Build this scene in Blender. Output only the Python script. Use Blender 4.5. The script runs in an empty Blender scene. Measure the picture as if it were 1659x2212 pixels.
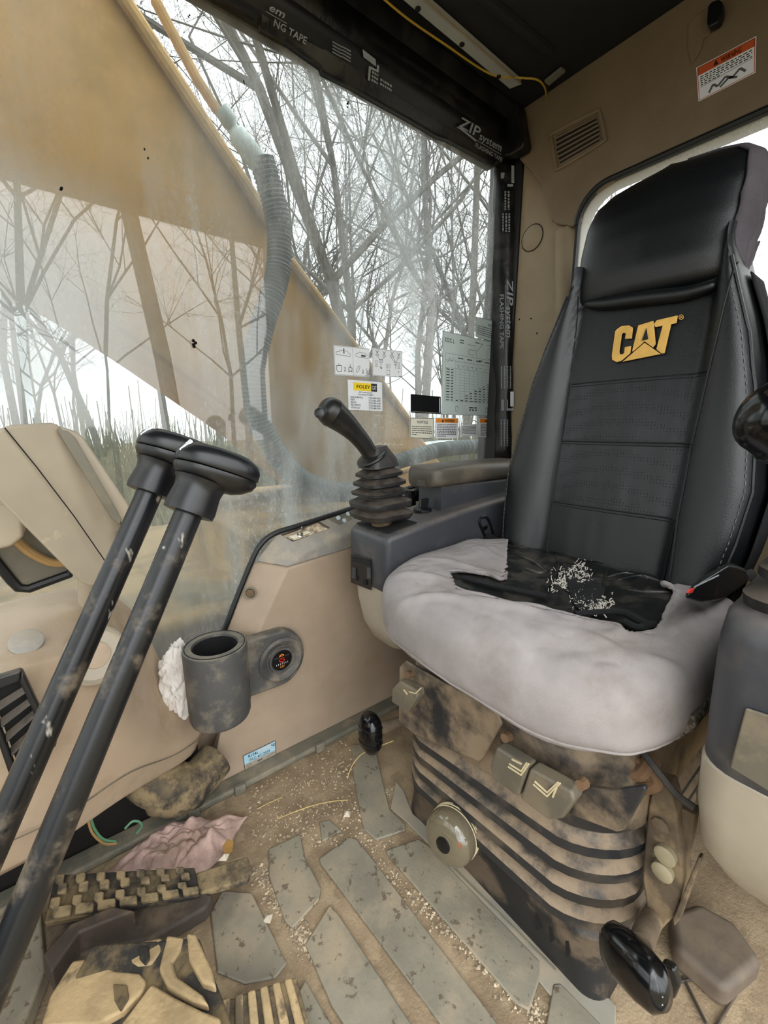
import bpy, math, random
from mathutils import Vector, Matrix, noise
random.seed(7)
S = bpy.context.scene
COL = S.collection
# ------------------------------------------------------------------ camera, sky, exposure
# X points to the rear of the cab, Y to the right-hand window, Z up; the floor is z = 0 (metres)
FPX, CX, CY, CAMH = 901.0, 829.5, 1106.0, 0.8
PITCH, YAW = math.radians(11.7), math.radians(37.8)
sy_, cy_, sp_, cp_ = math.sin(YAW), math.cos(YAW), math.sin(PITCH), math.cos(PITCH)
CR = Vector((cy_, -sy_, 0)); CF = Vector((sy_*cp_, cy_*cp_, -sp_)); CU = Vector((sy_*sp_, cy_*sp_, cp_))
cam = bpy.data.cameras.new('camera'); camo = bpy.data.objects.new('camera', cam); COL.objects.link(camo)
cam.sensor_fit = 'VERTICAL'; cam.sensor_height = 36.0; cam.lens = 36.0*FPX/2212.0
cam.clip_start = 0.02; cam.clip_end = 300
camo.matrix_world = Matrix(((CR.x, CU.x, -CF.x, 0), (CR.y, CU.y, -CF.y, 0), (CR.z, CU.z, -CF.z, CAMH), (0, 0, 0, 1)))
S.camera = camo
W = bpy.data.worlds.new('overcast_sky'); S.world = W; W.use_nodes = True
wn = W.node_tree.nodes; wl = W.node_tree.links
wn['Background'].inputs['Color'].default_value = (0.96, 0.985, 1.0, 1)
# overcast sky: three times as bright overhead as at the horizon
wg = wn.new('ShaderNodeTexCoord'); wx = wn.new('ShaderNodeSeparateXYZ'); wm = wn.new('ShaderNodeMapRange')
wl.new(wg.outputs['Generated'], wx.inputs[0]); wl.new(wx.outputs[2], wm.inputs[0])
for i_, v_ in enumerate((0., 1., .6, 1.8)): wm.inputs[i_+1].default_value = v_
wl.new(wm.outputs[0], wn['Background'].inputs['Strength'])
S.view_settings.view_transform = 'Standard'; S.view_settings.look = 'None'
S.view_settings.gamma = 1.0; S.view_settings.use_curve_mapping = False
S.view_settings.exposure = 2.55

def P(x, y, X=None, Y=None, Z=None, B=None):
    """point of the cab on the plane X=, Y= or Z= (B: the reclined plane of the backrest, B forward of it)"""
    d = CF + CR*((x-CX)/FPX) - CU*((y-CY)/FPX)
    if X is not None: t = X/d.x
    elif Y is not None: t = Y/d.y
    elif Z is not None: t = (Z-CAMH)/d.z
    else: t = (.80-B + .175*(CAMH-.5))/(d.x-.175*d.z)
    return Vector((0, 0, CAMH)) + d*t

# ------------------------------------------------------------------ helpers
def rgb(h):
    h = h.lstrip('#'); c = [int(h[i:i+2], 16)/255 for i in (0, 2, 4)]
    return tuple((v/12.92 if v <= .04045 else ((v+.055)/1.055)**2.4) for v in c) + (1,)

class NT:
    def __init__(s, name):
        s.m = bpy.data.materials.new(name); s.m.use_nodes = True
        s.t = s.m.node_tree; s.n = s.t.nodes; s.l = s.t.links; s.n.clear()
        s.out = s.n.new('ShaderNodeOutputMaterial')
        s.geo = s.n.new('ShaderNodeNewGeometry')
    def new(s, typ, **kw):
        n = s.n.new('ShaderNode'+typ)
        for k, v in kw.items(): setattr(n, k, v)
        return n
    def noise(s, scale, detail=3, rough=.55, stretch=None, off=0):
        src = s.geo.outputs['Position']
        if stretch or off:
            mp = s.new('Mapping'); s.l.new(src, mp.inputs[0]); src = mp.outputs[0]
            if stretch: mp.inputs['Scale'].default_value = stretch
            mp.inputs['Location'].default_value = (off, off*.7, off*1.3)
        n = s.new('TexNoise'); n.inputs['Scale'].default_value = scale
        n.inputs['Detail'].default_value = detail; n.inputs['Roughness'].default_value = rough
        s.l.new(src, n.inputs['Vector']); return n.outputs['Fac']
    def ramp(s, fac, lo, hi, a=0., b=1.):
        n = s.new('MapRange'); n.clamp = True; n.interpolation_type = 'SMOOTHSTEP'
        s.l.new(fac, n.inputs[0])
        for i, v in enumerate((lo, hi, a, b)): n.inputs[i+1].default_value = v
        return n.outputs[0]
    def math(s, op, a, b=None, clamp=False):
        n = s.new('Math', operation=op); n.use_clamp = clamp
        for i, v in enumerate((a, b)):
            if v is None: continue
            if isinstance(v, (int, float)): n.inputs[i].default_value = v
            else: s.l.new(v, n.inputs[i])
        return n.outputs[0]
    def mixc(s, fac, a, b):
        n = s.new('Mix', data_type='RGBA')
        for i, v in ((0, fac), (6, a), (7, b)):
            if isinstance(v, (int, float)): n.inputs[i].default_value = v
            elif isinstance(v, tuple): n.inputs[i].default_value = v
            else: s.l.new(v, n.inputs[i])
        return n.outputs[2]
    def mixs(s, fac, a, b):
        n = s.new('MixShader')
        if isinstance(fac, (int, float)): n.inputs[0].default_value = fac
        else: s.l.new(fac, n.inputs[0])
        s.l.new(a, n.inputs[1]); s.l.new(b, n.inputs[2]); return n.outputs[0]

def pm(name, col, rough=.55, var=.12, vscale=9., dust=None, damt=.0, dscale=14., dlo=.45, dhi=.62, up=0., metal=0.,
       bump=0., bscale=300., spec=.5, scratch=None, samt=0., vstretch=None, slo=.64):
    """one procedural surface: base colour with soft variation, settled dust (by noise and on upward faces), scratches, fine relief"""
    t = NT(name); c = rgb(col) if isinstance(col, str) else col
    b = t.new('BsdfPrincipled'); t.l.new(b.outputs[0], t.out.inputs[0])
    dk = tuple(v*(1-var*1.6) for v in c[:3])+(1,); lt = tuple(min(1, v*(1+var)) for v in c[:3])+(1,)
    colr = t.mixc(t.ramp(t.noise(vscale, 4, .6, vstretch), .3, .7), dk, lt)
    rg = rough
    if dust:
        m = t.math('MULTIPLY', t.ramp(t.noise(dscale, 6, .65, None, 3.1), dlo, dhi), damt)
        if up:
            sx = t.new('SeparateXYZ'); t.l.new(t.geo.outputs['Normal'], sx.inputs[0])
            u = t.math('MULTIPLY', t.ramp(sx.outputs[2], .15, .75), t.ramp(t.noise(dscale*1.7, 6, .68, None, 7.7), .34, .6, .12*up, up))
            m = t.math('MAXIMUM', m, u)
        colr = t.mixc(m, colr, rgb(dust)); rg = t.math('ADD', t.math('MULTIPLY', m, .35), rough, True)
    if scratch:
        sc = t.math('MULTIPLY', t.ramp(t.noise(55., 3, .7, (1, 1, .35), 5.5), slo, slo+.07), samt)
        colr = t.mixc(sc, colr, rgb(scratch))
    t.l.new(colr, b.inputs['Base Color'])
    if isinstance(rg, float) or isinstance(rg, int): b.inputs['Roughness'].default_value = rg
    else: t.l.new(rg, b.inputs['Roughness'])
    b.inputs['Metallic'].default_value = metal; b.inputs['Specular IOR Level'].default_value = spec
    if bump:
        bp = t.new('Bump'); bp.inputs['Strength'].default_value = bump; bp.inputs['Distance'].default_value = .002
        t.l.new(t.noise(bscale, 3), bp.inputs['Height']); t.l.new(bp.outputs[0], b.inputs['Normal'])
    return t.m

class MB:
    def __init__(s): s.v = []; s.f = []
    def add(s, v, f):
        o = len(s.v); s.v += [Vector(p) for p in v]; s.f += [tuple(i+o for i in q) for q in f]; return s
    def box(s, c, h, ax=None):
        c = Vector(c); ax = ax or (Vector((1, 0, 0)), Vector((0, 1, 0)), Vector((0, 0, 1)))
        v = [c+ax[0]*(i*h[0])+ax[1]*(j*h[1])+ax[2]*(k*h[2]) for i in (-1, 1) for j in (-1, 1) for k in (-1, 1)]
        return s.add(v, [(0, 1, 3, 2), (4, 6, 7, 5), (0, 4, 5, 1), (2, 3, 7, 6), (0, 2, 6, 4), (1, 5, 7, 3)])
    def prism(s, poly, vec):
        n = len(poly); poly = [Vector(p) for p in poly]; vec = Vector(vec)
        v = poly+[p+vec for p in poly]
        f = [tuple(range(n-1, -1, -1)), tuple(range(n, 2*n))]+[(i, (i+1) % n, n+(i+1) % n, n+i) for i in range(n)]
        return s.add(v, f)
    def loft(s, rings, caps=True, closed=True):
        n = len(rings[0]); v = [p for r in rings for p in r]; f = []
        for k in range(len(rings)-1):
            for i in range(n if closed else n-1):
                j = (i+1) % n; f.append((k*n+i, k*n+j, (k+1)*n+j, (k+1)*n+i))
        if caps and closed:
            f.append(tuple(range(n-1, -1, -1))); f.append(tuple((len(rings)-1)*n+i for i in range(n)))
        return s.add(v, f)
    def tube(s, path, r, n=10, caps=True, sq=1.):
        path = [Vector(p) for p in path]; m = len(path); rs = r if isinstance(r, (list, tuple)) else [r]*m
        rings = []; prev = None
        for i, p in enumerate(path):
            d = (path[min(i+1, m-1)]-path[max(i-1, 0)]).normalized()
            if prev is None:
                a = d.orthogonal().normalized()
            else:
                a = (prev-d*prev.dot(d)).normalized()
            prev = a; b = d.cross(a)
            rings.append([p+(a*math.cos(q)+b*math.sin(q)*sq)*rs[i] for q in (2*math.pi*k/n for k in range(n))])
        return s.loft(rings, caps)
    def lathe(s, prof, o, axis, n=28, e=None, sx=1., sy=1., pw=2.):
        o = Vector(o); axis = Vector(axis).normalized()
        a = (Vector(e)-axis*Vector(e).dot(axis)).normalized() if e else axis.orthogonal().normalized()
        b = axis.cross(a); rings = []
        for r, h in prof:
            ring = []
            for k in range(n):
                q = 2*math.pi*k/n; c, d = math.cos(q), math.sin(q)
                g = (abs(c)**pw+abs(d)**pw)**(-1/pw)
                ring.append(o+axis*h+a*(c*g*r*sx)+b*(d*g*r*sy))
            rings.append(ring)
        return s.loft(rings)
    def build(s, name, mat, parent=None, smooth=35, bevel=0., seg=2, sub=0, solid=0.):
        me = bpy.data.meshes.new(name); me.from_pydata([tuple(p) for p in s.v], [], s.f); me.validate()
        import bmesh
        bm = bmesh.new(); bm.from_mesh(me); bmesh.ops.recalc_face_normals(bm, faces=bm.faces); bm.to_mesh(me); bm.free()
        me.materials.append(mat)
        if smooth:
            for p in me.polygons: p.use_smooth = True
            me.set_sharp_from_angle(angle=math.radians(smooth))
        o = bpy.data.objects.new(name, me); COL.objects.link(o)
        if solid:
            q = o.modifiers.new('solid', 'SOLIDIFY'); q.thickness = solid; q.offset = 0
        if bevel:
            q = o.modifiers.new('bevel', 'BEVEL'); q.width = bevel; q.segments = seg; q.limit_method = 'ANGLE'; q.angle_limit = math.radians(30); q.harden_normals = True
        if sub:
            q = o.modifiers.new('sub', 'SUBSURF'); q.levels = sub; q.render_levels = sub
        if parent: adopt(o, parent)
        return o

def wloc(o):
    v = o.location.copy()
    while o.parent: o = o.parent; v += o.location
    return v
def adopt(o, parent):
    o.parent = parent; o.location = -wloc(parent) if parent.parent or True else (0, 0, 0)
def tag(o, label=None, cat=None, group=None, kind=None):
    for k, v in (('label', label), ('category', cat), ('group', group), ('kind', kind)):
        if v: o[k] = v
    return o
def thing(name, label, cat, loc=(0, 0, 0), group=None, kind=None):
    o = bpy.data.objects.new(name, None); COL.objects.link(o); o.location = loc; o.empty_display_size = .05
    return tag(o, label, cat, group, kind)
def smooth_path(pts, k=6):
    pts = [Vector(p) for p in pts]; out = []
    for i in range(len(pts)-1):
        a, b, c, d = pts[max(i-1, 0)], pts[i], pts[i+1], pts[min(i+2, len(pts)-1)]
        for j in range(k):
            t = j/k
            out.append(.5*((2*b)+(c-a)*t+(2*a-5*b+4*c-d)*t*t+(3*b-a-3*c+d)*t**3))
    return out+[pts[-1]]
def lerp(a, b, t): return a+(b-a)*t
def interp(tab, x):
    if x <= tab[0][0]: return tab[0][1]
    for (a, b), (c, d) in zip(tab, tab[1:]):
        if x <= c: return b+(d-b)*(x-a)/(c-a)
    return tab[-1][1]
def rrect(hx, hy, r, n=6):
    out = []
    for sx, sy, a0 in ((1, 1, 0), (-1, 1, 90), (-1, -1, 180), (1, -1, 270)):
        for k in range(n+1):
            a = math.radians(a0+90*k/n); out.append((sx*(hx-r)+r*math.cos(a), sy*(hy-r)+r*math.sin(a)))
    return out

FONT = {}
def text_geo(txt):
    """flat outline of a line of lettering, height of a capital = 1, starting at x = 0"""
    if txt in FONT: return FONT[txt]
    c = bpy.data.curves.new('t', 'FONT'); c.body = txt; c.resolution_u = 2; c.offset = .014
    o = bpy.data.objects.new('t', c); COL.objects.link(o)
    dg = bpy.context.evaluated_depsgraph_get(); m = o.evaluated_get(dg).to_mesh()
    v = [(p.co.x/.72, p.co.y/.72) for p in m.vertices]; f = [tuple(p.vertices) for p in m.polygons]
    w = max([p[0] for p in v] or [1])
    o.evaluated_get(dg).to_mesh_clear(); bpy.data.objects.remove(o); bpy.data.curves.remove(c)
    FONT[txt] = (v, f, w); return FONT[txt]

class Sheet:
    """a thin printed sheet: q = corners top-left, top-right, bottom-right, bottom-left; nrm = towards the viewer side"""
    def __init__(s, q, nrm, lift=.0006):
        s.q = [Vector(p) for p in q]; s.n = Vector(nrm).normalized(); s.lift = lift; s.mb = {}
        s.w = ((s.q[1]-s.q[0]).length+(s.q[2]-s.q[3]).length)/2; s.h = ((s.q[3]-s.q[0]).length+(s.q[2]-s.q[1]).length)/2
    def pt(s, u, v, l=None):
        return lerp(lerp(s.q[0], s.q[1], u), lerp(s.q[3], s.q[2], u), v)+s.n*(s.lift if l is None else l)
    def m(s, key):
        return s.mb.setdefault(key, MB())
    def poly(s, key, pts, l=None):
        s.m(key).add([s.pt(u, v, l) for u, v in pts], [tuple(range(len(pts)))])
    def rect(s, key, u0, v0, u1, v1, l=None): s.poly(key, [(u0, v0), (u1, v0), (u1, v1), (u0, v1)], l)
    def line(s, key, pts, w, l=None):
        for (a, b), (c, d) in zip(pts, pts[1:]):
            dx, dy = (c-a)*s.w, (d-b)*s.h; L = math.hypot(dx, dy) or 1; nx, ny = -dy/L*w/2/s.w, dx/L*w/2/s.h
            s.poly(key, [(a+nx, b+ny), (c+nx, d+ny), (c-nx, d-ny), (a-nx, b-ny)], l)
    def frame(s, key, u0, v0, u1, v1, w): s.line(key, [(u0, v0), (u1, v0), (u1, v1), (u0, v1), (u0, v0)], w)
    def text(s, key, txt, u, v, hgt, width=None, align='l', shear=0.):
        g, f, w = text_geo(txt); hx = hgt*s.h/s.w
        k = (width/w) if width else hx
        o = u - (w*k/2 if align == 'c' else w*k if align == 'r' else 0)
        s.m(key).add([s.pt(o+(x+shear*y)*k, v-y*hgt) for x, y in g], f)
    def bars(s, key, u0, u1, v, hgt, dens=.75):
        u = u0
        while u < u1:
            w = random.uniform(.025, .07); 
            s.rect(key, u, v, min(u+w, u1), v+hgt); u += w+.014/dens
    def build(s, root, sheetmat, thick=.0005, name='sheet', names=None):
        b = MB().prism([p for p in s.q], s.n*thick).build(name, sheetmat, root, smooth=0)
        for k, m in s.mb.items(): m.build((names or {}).get(k, 'lettering'), MAT[k], root, smooth=0)
        return b

# ------------------------------------------------------------------ materials
SAND = '#b39c7d'
MAT = {}
M = MAT
M['beige'] = pm('beige_moulded_plastic', '#a99681', .5, .07, 5, dust='#9c8468', damt=.5, dscale=7, dlo=.5, dhi=.75, bump=.12, bscale=500)
M['beige_light'] = pm('pale_beige_plastic', '#a79d8c', .5, .06, 6, dust='#93846d', damt=.35, dscale=9, dlo=.5, dhi=.75)
M['overhead'] = pm('shaded_tan_overhead_trim', '#7a6952', .6, .06, 4, dust='#655743', damt=.25, dscale=6, bump=.2, bscale=420)  # rear trim tan darkened: shade near the roof put into the colour
M['beige_rear'] = pm('tan_rear_trim', '#938268', .6, .06, 4, dust='#7d6e58', damt=.25, dscale=6, bump=.2, bscale=420)
M['dash'] = pm('dusty_tan_dash', '#ac9881', .5, .08, 5, dust='#937c5e', damt=.6, dscale=9, dlo=.45, dhi=.75, bump=.1, bscale=400)
M['monitor'] = pm('putty_monitor_plastic', '#a89c88', .45, .06, 6, dust='#cdbd9a', damt=.7, dscale=26, dlo=.62, dhi=.72)
M['monitor_dark'] = pm('olive_grey_screen_hood', '#6d6758', .5, .1, 7, dust='#8f836a', damt=.5)
M['pod'] = pm('dark_grey_console_plastic', '#3a3b40', .42, .06, 6, dust='#85796a', damt=.35, dscale=10, dlo=.52, dhi=.8, up=.3)
M['pod_top'] = pm('dusty_grey_cap', '#8d8a84', .55, .08, 8, dust='#b3a58e', damt=.7, dscale=12, up=.45)
M['armrest'] = pm('dusty_brown_black_armrest', '#4b453c', .45, .12, 12, dust='#6d6353', damt=.5, dscale=9)
M['rubber'] = pm('black_rubber', '#1b1b1c', .45, .15, 12, dust='#75685a', damt=.25, dscale=16, dlo=.5, dhi=.75, up=.42)
M['grip'] = pm('worn_black_grip', '#191817', .38, .12, 12, dust='#5d5348', damt=.25, dscale=14, dlo=.5, dhi=.75)
M['rubber_clean'] = pm('clean_black_plastic', '#111215', .33, .1, 14, dust='#5b5146', damt=.25, dscale=20, dlo=.55, dhi=.75)
M['gloss_black'] = pm('glossy_black_plastic', '#0d0e10', .16, .1, 14, dust='#8a7a64', damt=.25, dscale=30, dlo=.6, dhi=.7)
M['cup'] = pm('scuffed_grey_plastic', '#4c4c4b', .55, .12, 10, dust='#8f8472', damt=.6, dscale=15, up=.6, bump=.25, bscale=260)
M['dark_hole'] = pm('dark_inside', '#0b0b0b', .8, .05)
M['rod'] = pm('black_painted_rod', '#101216', .3, .1, 16, dust='#8b7c68', damt=.7, dscale=18, dlo=.5, dhi=.72, scratch='#cfc8b8', samt=.6)
M['leather'] = pm('black_leather', '#101214', .36, .12, 10, bump=.25, bscale=700, spec=.55)
M['leather_torn'] = pm('worn_black_leather', '#131414', .32, .12, 22, dust='#5c564c', damt=.3, dscale=18, bump=.3, bscale=400)
M['thread'] = pm('dark_stitching', '#0a0b0c', .6, .1)
M['thread_pale'] = pm('grey_stitching', '#77756f', .7, .1)
M['fray'] = pm('frayed_white_lining', '#cfc9bd', .9, .1)
M['fabric'] = pm('grey_knit_cover', '#9d9694', .95, .12, 7, dust='#7d726a', damt=.6, dscale=6, dlo=.48, dhi=.72, bump=.5, bscale=900, spec=.15)
M['fabric_dark'] = pm('worn_mauve_grey_cover', '#5f5a5f', .95, .12, 12, bump=.5, bscale=800, spec=.15)
M['felt'] = pm('charcoal_side_cloth', '#262627', .95, .12, 30, bump=.5, bscale=900, spec=.1)
M['foam'] = pm('grey_speckled_foam', '#6f665c', .95, .5, 160, bump=.9, bscale=160, spec=.1)
M['logo'] = pm('gold_embroidery', '#d8ab57', .6, .08, 30, bump=.5, bscale=600)
M['pan'] = pm('dusty_seat_pan', '#26272a', .42, .1, 9, dust='#8f7c64', damt=.85, dscale=9, dlo=.36, dhi=.6, bump=.2, bscale=250)
M['bellows'] = pm('dusty_seat_bellows', '#26282c', .34, .1, 9, dust='#96826a', damt=.3, dscale=9, dlo=.5, dhi=.68, up=.95, bump=.1)
M['base'] = pm('dusty_black_base', '#1d1d1e', .5, .1, 12, dust='#7d6b56', damt=.55, dscale=10)
M['tab'] = pm('grey_lever_tab', '#625c50', .42, .08, 14, dust='#8a7a62', damt=.4, dscale=22)
M['icon'] = pm('cream_icon', '#c4b692', .7, .05)
M['metal_dust'] = pm('dirt_caked_steel', '#5f5140', .8, .25, 18, dust='#88755a', damt=.8, dscale=20, bump=.6, bscale=130)
M['bolt'] = pm('pale_bolt', '#94896f', .6, .1, 30)
M['rust'] = pm('brown_cable', '#6e543c', .7, .2, 20)
M['floor'] = pm('sandy_floor', '#927f66', .92, .18, 10, dust='#a89579', damt=.7, dscale=26, bump=.8, bscale=220, spec=.2)
M['pad'] = pm('grey_green_rubber_pad', '#857f6f', .6, .12, 8, dust='#a1927a', damt=.85, dscale=10, dlo=.42, dhi=.66, scratch='#4f3f30', samt=.7, slo=.585, bump=.3, bscale=160)
M['ledge'] = pm('worn_grey_floor_plate', '#8f8a7d', .65, .1, 7, dust='#a89880', damt=.7, dscale=8)
M['rail'] = pm('grey_green_floor_rail', '#6f6d60', .6, .12, 9, dust='#9a8c76', damt=.7, dscale=12)
M['tread'] = pm('muddy_rubber_tread', '#2f2b26', .75, .15, 16, dust='#93805f', damt=.85, dscale=22, dlo=.4, dhi=.6, up=.55, bump=.6, bscale=150)
M['tread_sand'] = pm('mud_caked_pedal', '#a48d68', .85, .18, 16, dust='#3a3630', damt=.75, dscale=13, dlo=.52, dhi=.62, bump=.7, bscale=130)
M['tread_dark'] = pm('black_pedal_rubber', '#24211d', .8, .15, 16, dust='#84714f', damt=.6, dscale=18, dlo=.44, dhi=.62)
M['dark_steel'] = pm('dark_brown_steel', '#3b332c', .7, .2, 14, dust='#7a6851', damt=.4)
M['brown_cover'] = pm('brown_floor_cover', '#62564a', .6, .12, 8, dust='#7f705d', damt=.6, dscale=9)
M['rag'] = pm('dirty_pink_rag', '#c4a79c', .95, .14, 30, dust='#8c7664', damt=.5, dscale=20, bump=.6, bscale=600, spec=.1)
M['paper'] = pm('white_paper_towel', '#dfdad4', .9, .06, 20, dust='#b9a99b', damt=.35, dscale=18, spec=.1)
M['tape'] = pm('black_flashing_tape', '#0b0b0c', .3, .1, 12, dust='#3b362f', damt=.4, dscale=16, bump=.5, bscale=60)
M['print_grey'] = pm('grey_tape_print', '#8f9396', .6, .1, 60)
M['print_white'] = pm('white_print', '#d4d7da', .6, .03)
M['black_print'] = pm('black_print', '#16171a', .6, .03)
M['grey_line'] = pm('grey_print', '#55595b', .6, .03)
M['white_sheet'] = pm('white_sticker', '#e4e6e8', .4, .02, 20)
M['cream_sheet'] = pm('cream_sticker', '#d9d5c2', .45, .04, 30)
M['chart_sheet'] = pm('pale_green_chart', '#c3d0cc', .4, .03, 12)
M['yellow'] = pm('yellow_print', '#f2d21f', .5, .02)
M['orange'] = pm('orange_print', '#ea8a1e', .5, .03)
M['orange_red'] = pm('orange_red_print', '#c5562a', .5, .05)
M['blue'] = pm('pale_blue_print', '#a9cfe0', .5, .03)
M['red'] = pm('red_print', '#e8392e', .5, .03)
M['ceiling'] = pm('black_headliner', '#121213', .85, .12, 12, bump=.2)
M['header'] = pm('black_header', '#0d0d0e', .4, .1, 9, dust='#35312b', damt=.3)
M['strip'] = pm('pale_grey_light_strip', '#a9a89f', .5, .05)
M['yellow_wire'] = pm('yellow_wire', '#b9962f', .5, .05)
M['green_wire'] = pm('green_wire', '#5f8f6c', .5, .05)
M['tan_wire'] = pm('tan_wire', '#a98655', .5, .05)
M['seal'] = pm('black_window_rubber', '#0a0a0b', .5, .05)
M['chrome'] = pm('dull_chrome', '#b9b5aa', .25, .1, 30, metal=1.)
M['button'] = pm('pale_button', '#c4cfd2', .4, .03)
M['boom'] = pm('weathered_yellow_paint', '#a67a30', .5, .1, 1.6, dust='#7d6128', damt=.5, dscale=2.2)
M['boom_edge'] = pm('muddy_boom_flange', '#a8854e', .8, .2, 12)
M['hose'] = pm('blue_grey_hose', '#454f4e', .6, .1, 8)
M['fitting'] = pm('pale_hose_fitting', '#c9d3cc', .5, .1, 12)
M['deck'] = pm('machine_deck_paint', '#86682f', .6, .2, 3, dust='#3e3a22', damt=.7, dscale=3)
M['pipe'] = pm('silver_pipe', '#b5bdb9', .35, .1, 5, metal=.4)
M['bark'] = pm('grey_bark', '#5a554e', .9, .2, 8)
M['cavity'] = pm('shaded_cavity', '#17130f', .9, .2, 12)
M['bark_near'] = pm('dark_brown_bark', '#4b4138', .9, .2, 8)
M['brush'] = pm('olive_brush', '#5c5a38', .95, .3, 3)
M['ground'] = pm('leaf_litter', '#6a6046', .95, .3, 2)
M['gravel'] = pm('pale_gravel', '#b7a68c', .9, .35, 90)
M['straw'] = pm('dry_straw', '#c2a970', .8, .1, 30)
M['stone'] = pm('pale_stone', '#c9bda8', .9, .1, 60)
M['leaf'] = pm('brown_leaf', '#a07a42', .8, .15, 30)
M['belt'] = pm('black_belt_webbing', '#1a1a1c', .8, .1, 30, dust='#5c5348', damt=.3)
M['badge'] = pm('black_badge', '#101012', .3, .05)
M['decal_dark'] = pm('black_decal', '#08090a', .7, .05, spec=.15)

def perforated():
    t = NT('perforated_leather'); b = t.new('BsdfPrincipled'); t.l.new(b.outputs[0], t.out.inputs[0])
    vo = t.new('TexVoronoi'); vo.inputs['Scale'].default_value = 190; vo.inputs['Randomness'].default_value = .15
    t.l.new(t.geo.outputs['Position'], vo.inputs['Vector'])
    d = t.ramp(vo.outputs['Distance'], .18, .3)
    t.l.new(t.mixc(d, rgb('#0a0b0c'), t.mixc(t.ramp(t.noise(9, 3, .6, (1, 1.6, .25)), .4, .7), rgb('#131517'), rgb('#26282c'))), b.inputs['Base Color'])
    b.inputs['Roughness'].default_value = .42
    bp = t.new('Bump'); bp.inputs['Strength'].default_value = .5; bp.inputs['Distance'].default_value = .001
    t.l.new(d, bp.inputs['Height']); t.l.new(bp.outputs[0], b.inputs['Normal']); return t.m
M['perf'] = perforated()

def glass(name, tint, veil, streak, refl, drops, fog=0.):
    """dirty pane: clear body, dried runs and droplets that scatter light, mirror reflection off the face"""
    t = NT(name)
    tr = t.new('BsdfTransparent'); tr.inputs[0].default_value = tint
    st = t.ramp(t.noise(30, 4, .6, (1, 1, .07)), .42, .74)                      # vertical runs
    dr = t.ramp(t.noise(170, 3, .7, (1, 1, .45), 2.), .5, .66)                  # beads of water
    big = t.ramp(t.noise(3.1, 3, .5, (1, 1, .6), 4.), .35, .65)                 # where they gather
    sp = t.new('SeparateXYZ'); t.l.new(t.geo.outputs['Position'], sp.inputs[0])
    amt = t.math('ADD', t.math('MULTIPLY', t.math('MULTIPLY', st, big), streak), t.math('MULTIPLY', t.math('MULTIPLY', dr, big), drops))
    if fog:
        amt = t.math('MULTIPLY', t.math('MULTIPLY', amt, t.ramp(sp.outputs[0], .55, 1.05, 1., .5)), t.ramp(sp.outputs[0], .1, .42, .22, 1.))
        f1 = t.math('MULTIPLY', t.ramp(sp.outputs[2], .5, 1.05, fog*.45, 0.), t.ramp(t.noise(7, 4, .6, (1, 1, .4), 6.), .3, .7, .5, 1.))
        f2 = t.math('MULTIPLY', t.math('MULTIPLY', t.ramp(sp.outputs[0], .72, 1.05, fog*1.9, fog*.25), t.ramp(sp.outputs[0], .22, .5, .15, 1.)), t.ramp(t.noise(5, 4, .6, (1, 1, .3), 9.), .35, .65))
        f3 = t.math('MULTIPLY', t.math('MULTIPLY', t.ramp(sp.outputs[0], -.02, .24, .5, 0.), t.ramp(sp.outputs[2], .72, .9)), t.ramp(sp.outputs[2], 1.05, 1.25, 1., 0.))   # patch of condensation
        amt = t.math('ADD', amt, t.math('MAXIMUM', t.math('MAXIMUM', f1, f3), f2))
    amt = t.math('ADD', amt, veil, True)
    df = t.new('BsdfDiffuse'); df.inputs[0].default_value = (.5, .52, .5, 1)
    tl = t.new('BsdfTranslucent'); tl.inputs[0].default_value = (.52, .56, .57, 1)
    body = t.mixs(amt, tr.outputs[0], t.mixs(.72, df.outputs[0], tl.outputs[0]))
    gl = t.new('BsdfGlossy'); gl.inputs['Roughness'].default_value = .0; gl.inputs[0].default_value = (1, .95, .9, 1)
    lw = t.new('LayerWeight'); lw.inputs[0].default_value = .5
    fr = t.math('ADD', t.math('MULTIPLY', t.math('POWER', lw.outputs['Facing'], 5.), .9), refl, True)
    t.l.new(t.mixs(fr, body, gl.outputs[0]), t.out.inputs[0])
    return t.m
M['glass'] = glass('wet_dirty_glass', (.71, .74, .74, 1), .05, .42, .04, .42, .22)
M['glass_rear'] = glass('fogged_rear_glass', (.9, .9, .88, 1), .3, .15, .02, .2)
def amber():
    t = NT('amber_clear_plastic'); b = t.new('BsdfPrincipled'); t.l.new(b.outputs[0], t.out.inputs[0])
    b.inputs['Base Color'].default_value = rgb('#8d846f'); b.inputs['Roughness'].default_value = .1
    b.inputs['Transmission Weight'].default_value = .55; b.inputs['Coat Weight'].default_value = .6; return t.m
M['amber'] = amber()

# ------------------------------------------------------------------ the cab shell
GY = .905           # plane of the side window
RX = 1.166          # plane of the rear wall
ZC = 1.668          # ceiling
def struct(name, mb, mat, label, cat, **kw):
    return tag(mb.build(name, mat, None, **kw), label, cat, kind='structure')

fl = struct('floor', MB().box((.2, .37, -.03), (1.0, .56, .03)), M['floor'], 'sandy dirt covered cab floor in front of the seat', 'floor', smooth=0)
struct('ceiling', MB().box((.2, .37, ZC+.02), (1.0, .56, .02)), M['ceiling'], 'black cab headliner above the seat', 'ceiling', smooth=0)

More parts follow.
